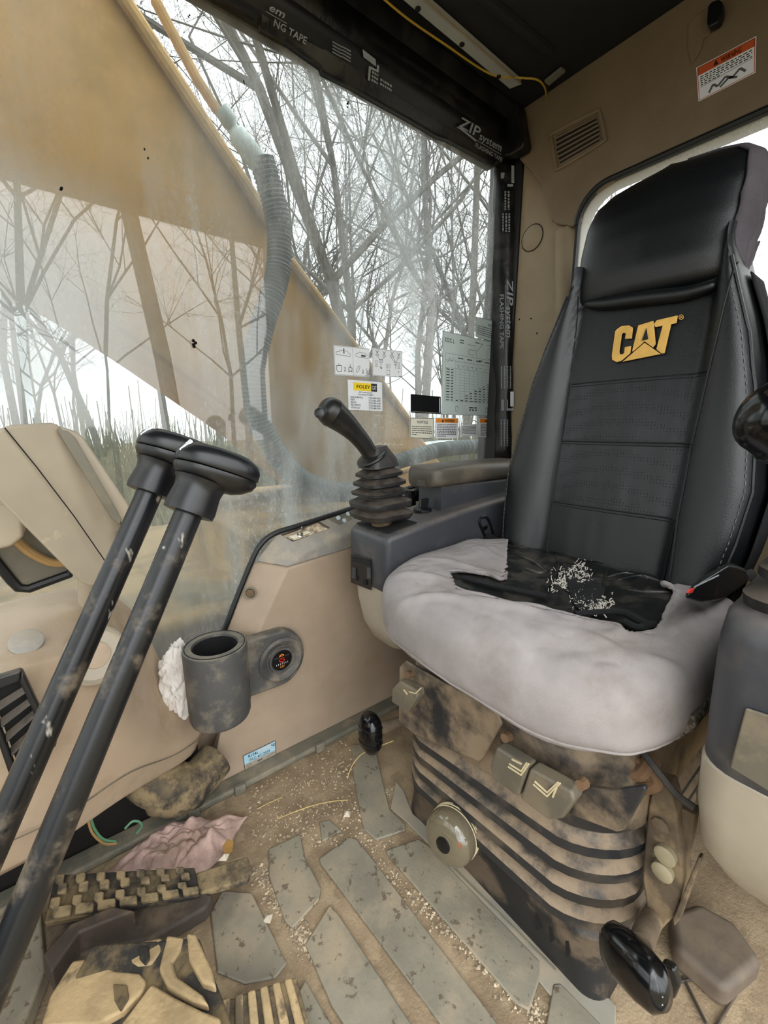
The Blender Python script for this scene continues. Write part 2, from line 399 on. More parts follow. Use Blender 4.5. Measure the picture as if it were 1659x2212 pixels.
# rear wall with a rounded window opening
def holed_wall(name, mat, x, dx, outer, hole, label, cat):
    """flat wall at X=x with a hole; outer and hole are (y, z) outlines, hole with as many points as needed"""
    import bmesh
    bm = bmesh.new()
    ov = [bm.verts.new((x, y, z)) for y, z in outer]; hv = [bm.verts.new((x, y, z)) for y, z in hole]
    ed = [bm.edges.new((ov[i], ov[(i+1) % len(ov)])) for i in range(len(ov))]+[bm.edges.new((hv[i], hv[(i+1) % len(hv)])) for i in range(len(hv))]
    bmesh.ops.triangle_fill(bm, use_beauty=True, edges=ed)
    r = bmesh.ops.extrude_face_region(bm, geom=list(bm.faces))
    for v in [g for g in r['geom'] if isinstance(g, bmesh.types.BMVert)]: v.co.x += dx
    bmesh.ops.recalc_face_normals(bm, faces=bm.faces)
    me = bpy.data.meshes.new(name); bm.to_mesh(me); bm.free(); me.materials.append(mat)
    o = bpy.data.objects.new(name, me); COL.objects.link(o)
    return tag(o, label, cat, kind='structure')
WY0, WY1, WZ0, WZ1 = -.12, .652, .70, 1.385
hole = [((WY0+WY1)/2+a, (WZ0+WZ1)/2+b) for a, b in rrect((WY1-WY0)/2, (WZ1-WZ0)/2, .075, 8)]
wr = holed_wall('wall_rear', M['beige_rear'], RX, .04, [(-.18, 0), (.93, 0), (.93, ZC), (-.18, ZC)], hole, 'tan rear cab wall around the back window', 'wall')
# proud overhead trim with its stepped lower corner
def R(x, y, X=RX): v = P(x, y, X=X); return (v.y, v.z)
tx = RX-.022
step = [R(1122, 345, tx), R(1150, 375, tx), R(1170, 405, tx), R(1183, 445, tx), R(1190, 475, tx), R(1200, 484, tx), R(1235, 490, tx), R(1252, 480, tx)]
corner = [R(1258, 450, tx), R(1275, 425, tx), R(1300, 405, tx)]
trim_poly = [(-.18, ZC)]+[(.86, ZC), (.86, 1.60)]+step+corner+[(.50, 1.395), (.20, 1.395), (-.18, 1.395)]
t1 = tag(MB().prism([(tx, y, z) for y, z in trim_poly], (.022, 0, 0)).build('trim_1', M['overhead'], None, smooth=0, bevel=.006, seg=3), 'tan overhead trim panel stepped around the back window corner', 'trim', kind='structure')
# round plug in the pillar trim
c = P(1150, 514, X=RX); ring = [(RX-.001, c.y+.0345*math.cos(a), c.z+.0345*math.sin(a)) for a in (2*math.pi*k/40 for k in range(41))]
pl = MB().lathe([(.033, 0), (.033, .002), (.031, .003)], (RX, c.y, c.z), (-1, 0, 0), 40).build('plug', M['beige_rear'], wr)
MB().tube(ring, .0012, 6).build('plug_groove', M['dark_hole'], wr)
# pillar rib beside the window
MB().tube([P(1222, 500, X=RX+.004), P(1222, 700, X=RX+.004), P(1215, 1000, X=RX+.004)], .03, 14).build('pillar_rib', M['beige_rear'], wr)
for x, y in ((1122, 690), (1147, 688), (1160, 720)):
    MB().lathe([(.0025, 0), (.002, .002)], P(x, y, X=RX), (-1, 0, 0), 8).build('screw_hole', M['dark_hole'], wr)
# rear window
w2 = thing('window_2', 'fogged pale rear window behind the headrest', 'window', (RX, .27, .7), kind='structure')
MB().prism([(RX-.010, y, z) for y, z in hole], (.005, 0, 0)).build('pane', M['glass_rear'], w2, smooth=0)
MB().tube([(RX-.022, (WY0+WY1)/2+a*1.008, (WZ0+WZ1)/2+b*1.008) for a, b in rrect((WY1-WY0)/2, (WZ1-WZ0)/2, .075, 8)], .0065, 8).build('rubber_seal', M['seal'], w2)
MB().loft([[(x, (WY0+WY1)/2+a*k, (WZ0+WZ1)/2+b*k) for a, b in rrect((WY1-WY0)/2, (WZ1-WZ0)/2, .075, 8)] for x, k in ((RX-.024, 1.01), (RX-.024, .992), (RX-.012, .990), (RX-.012, 1.01), (RX-.024, 1.01))], caps=False).build('seal_lip', M['seal'], w2)
# air vent in the overhead trim
vq = [P(1196, 292, X=tx), P(1292, 243, X=tx), P(1303, 305, X=tx), P(1206, 362, X=tx)]
ven = thing('air_vent', 'tan slotted air vent high on the rear wall', 'vent', vq[3])
vs = Sheet(vq, (-1, 0, 0))
MB().prism([vs.pt(u, v, .0005) for u, v in ((.06, .08), (.94, .08), (.97, .5), (.94, .92), (.06, .92), (.03, .5))], (-.001, 0, 0)).build('backing', M['dark_hole'], ven, smooth=0)
fr = [vs.pt(u, v, .002) for u, v in ((-.05, .1), (.0, -.05), (.92, -.06), (1.03, .08), (1.05, .9), (.97, 1.04), (.05, 1.06), (-.03, .94))]
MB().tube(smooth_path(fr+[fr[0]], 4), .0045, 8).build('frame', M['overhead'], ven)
for k in range(8):
    a = k/7; v0 = a-.027; v1 = a+.027
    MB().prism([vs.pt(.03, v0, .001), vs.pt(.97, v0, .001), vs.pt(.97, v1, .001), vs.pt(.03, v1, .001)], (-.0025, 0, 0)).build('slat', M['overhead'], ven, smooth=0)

# side wall: sill and lower wall below the pane, header above, front and rear posts
ws = MB()
ws.box((.3, GY+.03, .12), (.9, .02, .14)); ws.box((-.5, GY+.03, .8), (.1, .02, .9))
struct('wall_right', ws, M['beige'], 'tan lower side wall below the right window', 'wall', smooth=0)
hd = MB().prism([(-.65, .84, ZC), (-.65, .855, 1.56), (-.65, .875, 1.535), (-.65, .935, 1.535), (-.65, .935, ZC)], (1.76, 0, 0))
struct('trim_2', hd, M['header'], 'black header beam above the side window', 'trim', bevel=.008)
MB().prism([P(x, y, X=1.14) for x, y in ((1040, 240), (1120, 215), (1138, 242), (1150, 320), (1146, 332), (1120, 346), (1040, 352))], (-.04, 0, 0)).build('header_end', M['header'], bpy.data.objects['trim_2'], bevel=.006)
# rear corner post carrying the taped edge
PA = P(1066, 660, Y=.900); PB = P(1112, 660, X=1.160); PA.z = PB.z = 0
pf = [PA, PB, Vector((1.20, PB.y, 0)), Vector((1.20, .94, 0)), Vector((PA.x, .94, 0))]
struct('trim_3', MB().prism([p+Vector((0, 0, .6)) for p in pf], (0, 0, ZC-.6)), M['seal'], 'black rear corner post of the side window', 'trim', bevel=.006)
# door side, behind and beside the photographer: header over the open doorway, posts, sill
wl_ = MB().box((.25, -.11, 1.62), (.95, .03, .05)); wl_.box((1.0, -.11, .8), (.17, .03, .85)); wl_.box((-.62, -.11, .8), (.04, .03, .85)); wl_.box((.25, -.13, -.02), (.95, .04, .03))
struct('wall_left', wl_, M['header'], 'dark frame around the open cab doorway', 'wall', smooth=0)
wf_ = MB().box((-.68, .37, 1.52), (.02, .56, .15)); wf_.box((-.68, .37, .2), (.02, .56, .22))  # unseen header brought down to keep front light off the rear wall
struct('wall_front', wf_, M['header'], 'dark windscreen frame with unseen header lowered to cut front light', 'wall', smooth=0)

w4 = thing('dimming_windscreen', 'unseen windscreen pane added to dim light from the front', 'window', (-.66, .37, .42), kind='structure')  # out-of-view pane added to weaken light on the rear wall
MB().box((-.665, .37, .895), (.003, .56, .475)).build('pane', M['glass_rear'], w4, smooth=0)
# side window pane with its black seal along the sill
w1 = thing('window_1', 'large wet dirty side window looking out at bare woods', 'window', (.4, GY, .3), kind='structure')
MB().box((.3, GY+.003, .95), (.90, .003, .75)).build('pane', M['glass'], w1, smooth=0)
seal = [P(x, y, Y=GY-.006) for x, y in ((300, 1335), (314, 1411), (340, 1462))]
MB().tube(seal, .007, 8).build('rubber_seal', M['seal'], w1)
seal = [P(x, y, Y=GY-.006) for x, y in ((440, 1460), (484, 1362), (512, 1290), (543, 1214), (562, 1178), (592, 1153), (640, 1137), (760, 1098), (900, 1048), (1080, 985))]
MB().tube(smooth_path(seal, 4), .0065, 8).build('rubber_seal', M['seal'], w1)
# flies and specks stuck on the pane
for x, y, r in ((133, 410, 5), (528, 178, 4), (749, 226, 6), (421, 743, 9), (320, 343, 3), (312, 322, 3), (408, 36, 4)):
    b = MB()
    for k in range(4):
        q = P(x+random.uniform(-.5, .5)*r, y+random.uniform(-1, 1)*r, Y=GY-.002); b.lathe([(0, 0), (.0009*r*.4, .0006), (0, .002)], q, (0, -1, 0), 6)
    b.build('insect_speck', M['decal_dark'], w1)

# black flashing tape over the header edge and down the rear post
tp = thing('flashing_tape', 'wrinkled black flashing tape along the top edge of the side window', 'tape', P(1060, 350, Y=.87))
low = [(395, -40), (470, 2), (545, 40), (558, 45), (561, 68), (620, 100), (690, 150), (694, 162), (755, 192), (800, 218), (880, 262), (940, 298), (962, 305), (1010, 330), (1040, 347), (1066, 356)]
rows = []
for x, y in low:
    a = P(x, y, Y=.888); rows.append([a+Vector((0, .004, 0)), a+Vector((0, -.01, .004+random.uniform(0, .003))), Vector((a.x, .868+random.uniform(0, .003), 1.553)), Vector((a.x, .851+random.uniform(-.002, .001), 1.575)), Vector((a.x, .846, 1.62))])
MB().loft(rows, caps=False, closed=False).build('strip', M['tape'], tp, solid=.0012, smooth=60)
def along(x, y, dx, dz, hgt, w, Yp=.846):      # sheet with its base line along X on the header face
    o = P(x, y, Y=Yp); return Sheet([o+Vector((0, .012, hgt)), o+Vector((w, .012, hgt)), o+Vector((w, 0, 0)), o], (0, -1, -.3), .004)
sh = Sheet([P(975, 262, Y=.853), P(1085, 298, Y=.853), P(1074, 352, Y=.866), P(1000, 300, Y=.866)], (0, -1, -.4), .006)
def tape_print(q, items):
    s = Sheet(q, (0, -1, -.4), .004)
    for it in items:
        if it[0] == 't': s.text('print_grey', it[1], it[2], it[3], it[4], width=it[5] if len(it) > 5 else None, shear=it[6] if len(it) > 6 else 0)
        elif it[0] == 'b': s.bars('print_grey', it[1], it[2], it[3], it[4])
        else: s.poly('print_grey', it[1])
    for k, m in s.mb.items(): m.build('lettering', M[k], tp, smooth=0)
tape_print([P(985, 245, Y=.85), P(1085, 302, Y=.85), P(1080, 350, Y=.872), P(980, 292, Y=.872)],
           [('t', 'ZIP', .05, .52, .5, .42, .2), ('t', 'system', .47, .56, .36, .5, .2), ('r', [(.0, .6), (.12, .52), (.42, .66), (.42, .76), (.12, .62)]), ('r', [(.4, .66), (.98, .66), (.98, .69), (.4, .69)]), ('t', 'FLASHING TAPE', .42, .98, .2, .6)])
tape_print([P(575, 5, Y=.852), P(675, 62, Y=.852), P(665, 108, Y=.872), P(565, 50, Y=.872)],
           [('t', 'em', .05, .3, .36, .32, .2), ('r', [(.02, .42), (.45, .42), (.45, .45), (.02, .45)]), ('t', 'NG TAPE', .2, .86, .34, .72)])
tape_print([P(775, 100, Y=.85), P(850, 145, Y=.85), P(845, 210, Y=.875), P(770, 165, Y=.875)],
           [('r', [(.08, .05), (.45, .12), (.48, .34), (.12, .28)]), ('r', [(.5, .25), (.56, .25), (.56, .48), (.3, .52), (.3, .44), (.5, .42)]), ('r', [(.28, .46), (.34, .46), (.34, .92), (.28, .92)]), ('b', .38, .56, .54, .08), ('b', .38, .56, .67, .08), ('b', .38, .56, .8, .08), ('b', .62, .98, .62, .08), ('b', .62, .98, .76, .08)])
for x, y in ((715, 85), (735, 95)):
    tape_print([P(x, y, Y=.85), P(x+25, y+14, Y=.85), P(x+24, y+50, Y=.87), P(x, y+36, Y=.87)], [('b', .05, .85, .1+.2*k, .09) for k in range(4)])
tq = thing('flashing_tape', 'black flashing tape running down the rear corner post', 'tape', P(1090, 960, X=1.14))
def post(x, y): # taped face of the post between the pane and the rear wall
    t = (x-1062)/(1118-1062); d = P(x, y, X=1.0)-Vector((0, 0, CAMH)); a = Vector((PA.x-.001, PA.y)); b = Vector((PB.x-.001, PB.y))
    # intersect the vertical face through a-b
    n = Vector((b.y-a.y, -(b.x-a.x))); k = (n.x*a.x+n.y*a.y)/(n.x*d.x+n.y*d.y); return Vector((0, 0, CAMH))+d*k
rows = []
for k, y in enumerate(range(345, 1000, 26)):
    jl = random.uniform(-2, 2)+(6 if y > 800 else 0); l = post(1066+jl, y); r = post(1113-(y-345)*.015+random.uniform(-2, 2), y); m = post(1090, y)
    rows.append([l+Vector((-.001, .002, 0)), l+Vector((-.0025, -.001, 0)), m+Vector((-.002-random.uniform(0, .002), -.002, 0)), r+Vector((-.0015, -.001, 0))])
MB().loft(rows, caps=False, closed=False).build('strip', M['tape'], tq, solid=.001, smooth=60)
def post_print(x0, y0, x1, y1, items):   # lettering reads downwards: u runs down the post, v to the left
    s = Sheet([post(x1, y0), post(x1, y1), post(x0, y1), post(x0, y0)], (-.9, -.45, 0), .0055)
    for it in items:
        if it[0] == 't': s.text(it[7] if len(it) > 7 else 'print_grey', it[1], it[2], it[3], it[4], width=it[5], shear=it[6] if len(it) > 6 else 0)
        elif it[0] == 'b': s.bars('print_grey', it[1], it[2], it[3], it[4])
        else: s.poly(it[2] if len(it) > 2 else 'print_grey', it[1])
    for k, m in s.mb.items(): m.build('lettering', M[k], tq, smooth=0)
post_print(1079, 600, 1112, 760, [('t', 'ZIP', .02, .5, .42, .34, .15), ('t', 'system', .38, .52, .36, .42, .15), ('r', [(.1, .58), (.8, .58), (.8, .61), (.1, .61)]), ('t', 'FLASHING TAPE', .22, .95, .26, .74)])
post_print(1082, 360, 1112, 410, [('r', [(0, .02), (.75, .02), (.75, .22), (0, .22)]), ('r', [(.8, .1), (.9, .1), (.9, .5), (.8, .5)]), ('r', [(.3, .7), (.55, .75), (.55, .98), (.3, .98)])])
post_print(1082, 415, 1106, 520, [('b', u, u+.38, v, .14) for u, v in ((.0, .2), (.0, .5), (.45, .15), (.45, .42), (.45, .7))])
post_print(1080, 790, 1106, 845, [('b', .02, .9, v, .1) for v in (.05, .3, .55, .8)])
post_print(1082, 845, 1112, 905, [('r', [(.02, .05), (.55, .05), (.55, .3), (.02, .3)], 'print_white'), ('r', [(.62, .05), (.7, .05), (.7, .55), (.3, .55), (.3, .48), (.62, .48)]), ('r', [(.3, .75), (.7, .75), (.7, .95), (.3, .95)])])
post_print(1080, 905, 1100, 970, [('b', .02, .9, v, .14) for v in (.1, .42, .75)])

# light strip and wiring on the headliner
ls = thing('light_strip', 'pale grey strip screwed to the black headliner', 'light strip', P(1100, 180, Z=1.655))
MB().prism([P(845, -20, Z=1.652), P(893, -20, Z=1.652), P(1126, 183, Z=1.652), P(1101, 193, Z=1.652)], (0, 0, .014)).build('housing', M['strip'], ls, bevel=.002)
MB().tube([P(893, -20, Z=1.650), P(1126, 181, Z=1.650)], .002, 6).build('edge_bead', M['beige_rear'], ls)
for x, y in ((903, 18), (1077, 165), (998, 95)):
    MB().lathe([(.006, 0), (.006, .002), (.003, .003)], P(x, y, Z=1.652), (0, 0, -1), 12).build('screw', M['dark_hole'], ls)
tag(MB().tube(smooth_path([P(820, -10, Z=1.655), P(880, 40, Z=1.65), P(960, 95, Z=1.652), P(1060, 160, Z=1.652), P(1125, 168, Z=1.65), P(1160, 172, Z=1.645), P(1177, 190, Z=1.648), P(1180, 215, Z=1.655)], 6), .0022, 6).build('yellow_wire', M['yellow_wire']), 'thin yellow wire looped beside the light strip', 'wire')
tag(MB().prism([P(1176, 172, Z=1.66), P(1212, 143, Z=1.66), P(1222, 150, Z=1.66), P(1186, 180, Z=1.66)], (0, 0, -.006)).build('wire_clip', M['rail'], None, bevel=.001), 'small grey clip at the rear edge of the headliner', 'clip')
# ceiling rib
MB().tube([P(1020, -30, Z=1.668), P(1190, 110, Z=1.668)], .012, 10).build('headliner_rib', M['ceiling'], bpy.data.objects['ceiling'])

# coat hook and warning decal on the overhead trim
ck = thing('coat_hook', 'black plastic hook on a recessed plate of the rear wall', 'hook', P(1550, 70, X=tx))
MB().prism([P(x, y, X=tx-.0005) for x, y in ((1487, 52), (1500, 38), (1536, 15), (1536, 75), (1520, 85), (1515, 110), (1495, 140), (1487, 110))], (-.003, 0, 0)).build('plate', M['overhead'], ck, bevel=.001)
MB().prism([P(x, y, X=tx-.003) for x, y in ((1535, 25), (1545, 14), (1560, 10), (1567, 18), (1567, 40), (1558, 62), (1536, 72), (1533, 60))], (-.02, 0, 0)).build('hook', M['rubber_clean'], ck, bevel=.004)
wsn = thing('warning_sticker', 'orange topped white warning sticker on the rear wall above the headrest', 'sticker', P(1509, 218, X=tx))
s = Sheet([P(1504, 147, X=tx-.001), P(1634, 78, X=tx-.001), P(1632, 157, X=tx-.001), P(1509, 220, X=tx-.001)], (-1, 0, 0))
s.rect('orange_red', .02, .03, .98, .26); s.frame('orange_red', .02, .03, .98, .97, .0012)
s.poly('black_print', [(.3, .22), (.345, .06), (.39, .22)], .0012); s.m('black_print'); s.text('black_print', 'WARNING', .43, .22, .15, .34)
for k in range(5): s.bars('black_print', .06, .94 if k < 4 else .4, .31+k*.06, .03, .6)
s.line('black_print', [(.05, .62), (.95, .55)], .0008)
s.line('grey_line', [(.2, .9), (.28, .72), (.36, .84), (.5, .68), (.62, .8), (.75, .66), (.84, .82)], .004); s.line('grey_line', [(.4, .9), (.55, .76), (.7, .86)], .004)
s.build(wsn, M['white_sheet'], names={'orange_red': 'warning_band', 'grey_line': 'diagram'})

# ------------------------------------------------------------------ side trim panel under the window
IY = .855           # inner face of the panel
def pw(x, y, Y): return P(x, y, Y=Y)
sp = thing('side_trim_panel', 'tan moulded trim panel under the side window', 'panel', (.5, IY, 0))
inner = [pw(446, 1716, IY), pw(482, 1555, IY), pw(560, 1362, IY), pw(622, 1228, IY), pw(760, 1186, IY), pw(1060, 1100, IY), Vector((1.15, IY, .55)), Vector((1.15, IY, .0))]
outer = [pw(446, 1716, IY)+Vector((-.004, .045, 0)), pw(480, 1555, GY-.004), pw(488, 1360, GY-.004), pw(546, 1216, GY-.004), pw(700, 1165, GY-.004), pw(1060, 1040, GY-.004), Vector((1.15, GY-.004, .60)), Vector((1.15, GY-.004, .0))]
MB().loft([inner, outer]).build('panel', M['beige'], sp, bevel=.006, seg=3)
ci = [pw(622, 1227, IY-.001), pw(662, 1192, IY-.001), pw(760, 1152, IY-.001), pw(1060, 1052, IY-.001), pw(1060, 1099, IY-.001), pw(760, 1185, IY-.001)]
co = [pw(547, 1214, GY-.004), pw(594, 1155, GY-.004), pw(700, 1120, GY-.004), pw(1070, 990, GY-.004), pw(1060, 1039, GY-.004), pw(700, 1163, GY-.004)]
MB().loft([ci, co]).build('top_cap', M['pod_top'], sp, bevel=.006, seg=3)
# top of the cap: shelf towards the pane is covered by the two lofted faces; recess with toggle
MB().lathe([(.0, -.004), (.011, -.003), (.012, 0), (.0135, .0005), (.0135, .002), (.0105, .002), (.0095, -.003)], pw(541, 1281, .874), (-.6, -.8, .1), 24).build('screw_cup', M['rail'], sp)
MB().lathe([(.0085, 0), (.0085, .0022), (.004, .003)], pw(541, 1281, .8735), (-.6, -.8, .1), 16).build('screw', M['rust'], sp)
def cap(u, v):      # u along the sill from the front end, v from the pane inwards
    a = lerp(co[1], co[3], u); b = lerp(ci[1], ci[3], u); return lerp(a, b, v)
n_cap = (cap(.9, 0)-cap(.1, 0)).cross(cap(.1, 1)-cap(.1, 0)).normalized()
if n_cap.z < 0: n_cap = -n_cap
def cap_plate(name, u0, u1, v0, v1, lift, thick, mat, bevel=.001):
    return MB().prism([cap(u, v)+n_cap*lift for u, v in ((u0, v0), (u1, v0), (u1, v1), (u0, v1))], n_cap*thick).build(name, mat, sp, smooth=0, bevel=bevel)
def cap_uv(x, y):       # where the cap's top face lies under a given sight line
    best = None
    for i in range(121):
        for j in range(41):
            q = cap(i/200, j/40)-Vector((0, 0, CAMH)); z = q.dot(CF); e = (CX+FPX*q.dot(CR)/z-x)**2+(CY-FPX*q.dot(CU)/z-y)**2
            if best is None or e < best[0]: best = (e, i/200, j/40)
    return best[1:]
def cap_poly(name, px, lift, thick, mat):
    return MB().prism([cap(*cap_uv(x, y))+n_cap*lift for x, y in px], n_cap*thick).build(name, mat, sp, smooth=0, bevel=.0006)
cap_poly('switch_recess', ((606, 1154), (689, 1126), (713, 1141), (633, 1170)), .0001, .0010, M['dark_steel'])
cap_poly('recess_floor', ((611, 1157), (687, 1130), (709, 1143), (634, 1168)), .0008, .0008, M['gravel'])
cap_poly('switch_plate', ((624, 1161), (664, 1147), (672, 1151), (634, 1165)), .0014, .0012, M['cream_sheet'])
cap_poly('button_plate', ((701, 1119), (752, 1099), (790, 1108), (735, 1135)), .0004, .0015, M['rail'])
for u, v in [cap_uv(x, y) for x, y in ((730, 1119), (743, 1125), (752, 1111), (764, 1117))]:
    MB().lathe([(.006, 0), (.006, .002), (.005, .003)], cap(u, v)+n_cap*.0015, n_cap, 16).build('button', M['button'], sp)
tg = cap(*cap_uv(648, 1155))
MB().lathe([(.0075, 0), (.0075, .003), (.005, .004), (.005, .009), (.003, .011), (.0025, .024), (.0045, .028), (.005, .034), (.003, .038)], tg+n_cap*.001, n_cap, 16).build('toggle_switch', M['chrome'], sp)
# two round knobs and the rotary dial beside the armrest
for x, y in ((886, 1070), (908, 1057)):
    o = P(x, y, Y=.82)
    MB().lathe([(.016, -.03), (.016, 0), (.014, .001), (.014, .012), (.012, .014)], o, (0, 0, 1), 20).build('round_knob', M['rubber_clean'], sp)

# refrigerant label on the panel
def flat(q): return [P(x, y, Y=IY-.0015) for x, y in q]
rl = thing('refrigerant_label', 'blue and beige refrigerant label near the bottom of the side panel', 'label', P(560, 1660, Y=IY))
s = Sheet(flat([(525, 1633), (594, 1600), (596, 1636), (530, 1667)]), (0, -1, 0))
s.rect('blue', 0, 0, 1, .55); s.frame('black_print', 0, 0, 1, 1, .0012); s.rect('button', .44, .06, .86, .24, .0009)
s.text('black_print', 'R134a', .14, .27, .19, .3); s.text('black_print', 'kg', .87, .22, .17, .11); s.text('black_print', 'PAG 4C-2959', .16, .52, .18, .66)
for k in range(12):
    a = 2*math.pi*k/12; b = 2*math.pi*(k+1)/12; s.line('black_print', [(.13+.075*math.cos(a), .78+.16*math.sin(a)), (.13+.075*math.cos(b), .78+.16*math.sin(b))], .0007)
s.line('black_print', [(.08, .68), (.18, .88)], .0007); s.line('black_print', [(.18, .68), (.08, .88)], .0007); s.line('black_print', [(.22, .82), (.98, .82)], .0006)
s.rect('grey_line', .4, .65, .56, .74); s.line('grey_line', [(.7, .74), (.86, .62), (.94, .62), (.84, .74), (.7, .74)], .0008)
s.build(rl, M['beige_light'], names={'blue': 'blue_band', 'button': 'blank_field', 'grey_line': 'diagram'})

# ------------------------------------------------------------------ stickers on the side window
def win(q): return [P(x, y, Y=GY-.0012) for x, y in q]
def wsheet(name, label, q, cat='sticker'):
    return thing(name, label, cat, P(*q[3], Y=GY)), Sheet(win(q), (0, -1, 0), .0008)
t, s = wsheet('pictogram_sticker', 'white sticker with hitch and bucket pictograms on the window, left of the two', [(720, 745), (798, 753), (799, 815), (723, 810)])
s.frame('grey_line', .01, .02, .99, .98, .0007); s.line('grey_line', [(.51, .02), (.52, .98)], .0006)
s.line('grey_line', [(.06, .22), (.16, .2), (.16, .15), (.38, .17), (.38, .22), (.44, .24), (.44, .33), (.38, .33), (.16, .32), (.16, .3), (.06, .31), (.06, .22)], .0009); s.line('black_print', [(.27, .08), (.27, .26)], .0028)
s.line('grey_line', [(.6, .22), (.68, .2), (.68, .16), (.88, .18), (.88, .22), (.96, .24), (.95, .34), (.88, .34), (.68, .33), (.6, .31), (.6, .22)], .0009); s.line('black_print', [(.75, .27), (.88, .28)], .0035)
s.line('black_print', [(.06, .66), (.06, .84), (.1, .88), (.16, .88), (.19, .84), (.19, .66), (.06, .68)], .0013); s.line('black_print', [(.12, .6), (.12, .68)], .0013)
s.line('black_print', [(.26, .7), (.29, .78), (.26, .85), (.3, .85), (.28, .78), (.3, .7)], .001)
s.line('black_print', [(.36, .85), (.42, .85), (.38, .78), (.4, .7), (.46, .7), (.49, .78), (.44, .85), (.5, .85)], .0013); s.line('black_print', [(.43, .6), (.43, .7)], .0013)
s.line('grey_line', [(.6, .86), (.6, .78), (.68, .62), (.71, .66), (.68, .78), (.61, .88)], .0011); s.line('black_print', [(.77, .75), (.8, .82), (.77, .88), (.81, .88), (.79, .82), (.81, .75)], .001)
s.line('black_print', [(.9, .7), (.9, .9), (.98, .9), (.98, .7)], .0013); s.line('black_print', [(.92, .84), (.94, .76), (.96, .84), (.94, .88), (.92, .84)], .001)
s.rect('grey_line', .86, .94, .98, .96)
s.build(t, M['white_sheet'], names={'black_print': 'pictogram', 'grey_line': 'pictogram'})
t, s = wsheet('control_pattern_sticker', 'white control pattern sticker on the window, right of the two pictogram stickers', [(804, 752), (869, 759), (869, 816), (805, 811)])
s.frame('grey_line', .01, .02, .99, .98, .0006)
for cx, cyy in ((.15, .12), (.38, .13), (.64, .12), (.87, .14)):
    s.line('black_print', [(cx-.05, cyy-.06), (cx+.03, cyy+.06)], .0012); s.line('black_print', [(cx+.05, cyy-.06), (cx-.03, cyy+.06)], .0012)
    s.line('grey_line', [(cx-.05, cyy+.09), (cx+.05, cyy+.09), (cx+.04, cyy+.14), (cx-.04, cyy+.14), (cx-.05, cyy+.09)], .0008)
for a, b in (((.15, .26), (.26, .42)), ((.40, .26), (.28, .42)), ((.56, .2), (.74, .46)), ((.87, .22), (.77, .46)), ((.27, .44), (.27, .64)), ((.76, .48), (.76, .68)), ((.66, .2), (.75, .44))): s.line('black_print', [a, b], .0009)
for cx, cyy in ((.27, .44), (.76, .48)): s.frame('black_print', cx-.05, cyy-.05, cx+.05, cyy+.05, .0009)
for cx in (.13, .88): s.line('grey_line', [(cx-.04, .44), (cx+.02, .44), (cx, .6), (cx+.03, .66), (cx-.05, .66), (cx-.02, .58), (cx-.04, .44)], .0009)
for cx in (.47, .55): s.frame('grey_line', cx-.02, .54, cx+.02, .68, .0009)
s.frame('grey_line', .46, .76, .56, .93, .0011); s.line('black_print', [(.24, .66), (.3, .7), (.26, .73)], .0018); s.rect('black_print', .84, .78, .88, .81); s.rect('grey_line', .88, .95, .98, .97)
s.build(t, M['white_sheet'], names={'black_print': 'pictogram', 'grey_line': 'pictogram'})
t, s = wsheet('dealer_sticker', 'white dealer sticker with yellow and black header on the window', [(751, 820), (825, 826), (826, 888), (753, 885)])
s.rect('yellow', .15, .07, .66, .34); s.rect('black_print', .665, .07, .84, .34)
s.text('decal_dark', 'FOLEY', .235, .26, .115, .40); s.mb['decal_dark'].v = [p+s.n*.0003 for p in s.mb['decal_dark'].v]
s.text('print_white', 'CAT', .685, .28, .14, .135); s.mb['print_white'].v = [p+s.n*.0004 for p in s.mb['print_white'].v]
s.text('black_print', '885 Centennial Ave.', .3, .41, .045, .4); s.text('black_print', 'Piscataway, NJ 08855', .28, .485, .045, .44)
for k, (a, b) in enumerate((('SALES & RENTALS', '(732) 885-3030'), ('PARTS', '(732) 885-3090'), ('SERVICE', '(732) 885-3188'), ('FIELD SERVICE', '(732) 885-3070'), ('HYDRAULICS', '(732) 885-3095'))):
    wd = text_geo(a)[2]*.032; s.text('black_print', a, .06, .595+k*.088, .06, min(wd, .47)); s.text('black_print', b, .58, .595+k*.088, .06, .36)
s.build(t, M['white_sheet'], names={'yellow': 'yellow_band'})
t, s = wsheet('capacity_chart', 'large pale green lifting capacity chart on the window beside the rear post', [(956, 714), (1078, 742), (1078, 899), (953, 896)])
s.frame('grey_line', .003, .003, .997, .997, .0011)
s.text('black_print', '322C L', .03, .12, .05, .16)
for pts in ([(.42, .1), (.55, .1), (.55, .16), (.44, .16), (.44, .22), (.52, .22)], [(.58, .06), (.68, .06), (.62, .12), (.56, .18), (.58, .25)], [(.42, .16), (.42, .24)]): s.line('grey_line', pts, .0012)
s.frame('grey_line', .78, .1, .86, .24, .001); s.line('grey_line', [(.76, .06), (.88, .06)], .001); s.line('grey_line', [(.75, .13), (.75, .2)], .001); s.line('grey_line', [(.89, .13), (.89, .2)], .001)
for u, v in ((.28, .06), (.28, .09), (.55, .05), (.61, .27), (.82, .05)): s.rect('grey_line', u, v, u+.07, v+.012)
for v in (.25, .33, .42): s.line('grey_line', [(.05, v), (.99, v)], .0008)
for k in range(13): s.line('grey_line', [(.05, .42+.034*k), (.99, .42+.034*k)], .0004)
for k in range(11): s.line('grey_line', [(.21+.078*k, .29 if k % 2 == 0 else .34), (.21+.078*k, .83)], .0005)
s.line('grey_line', [(.05, .25), (.05, .83)], .0008); s.line('grey_line', [(.08, .36), (.12, .3), (.15, .34), (.18, .29)], .0012)
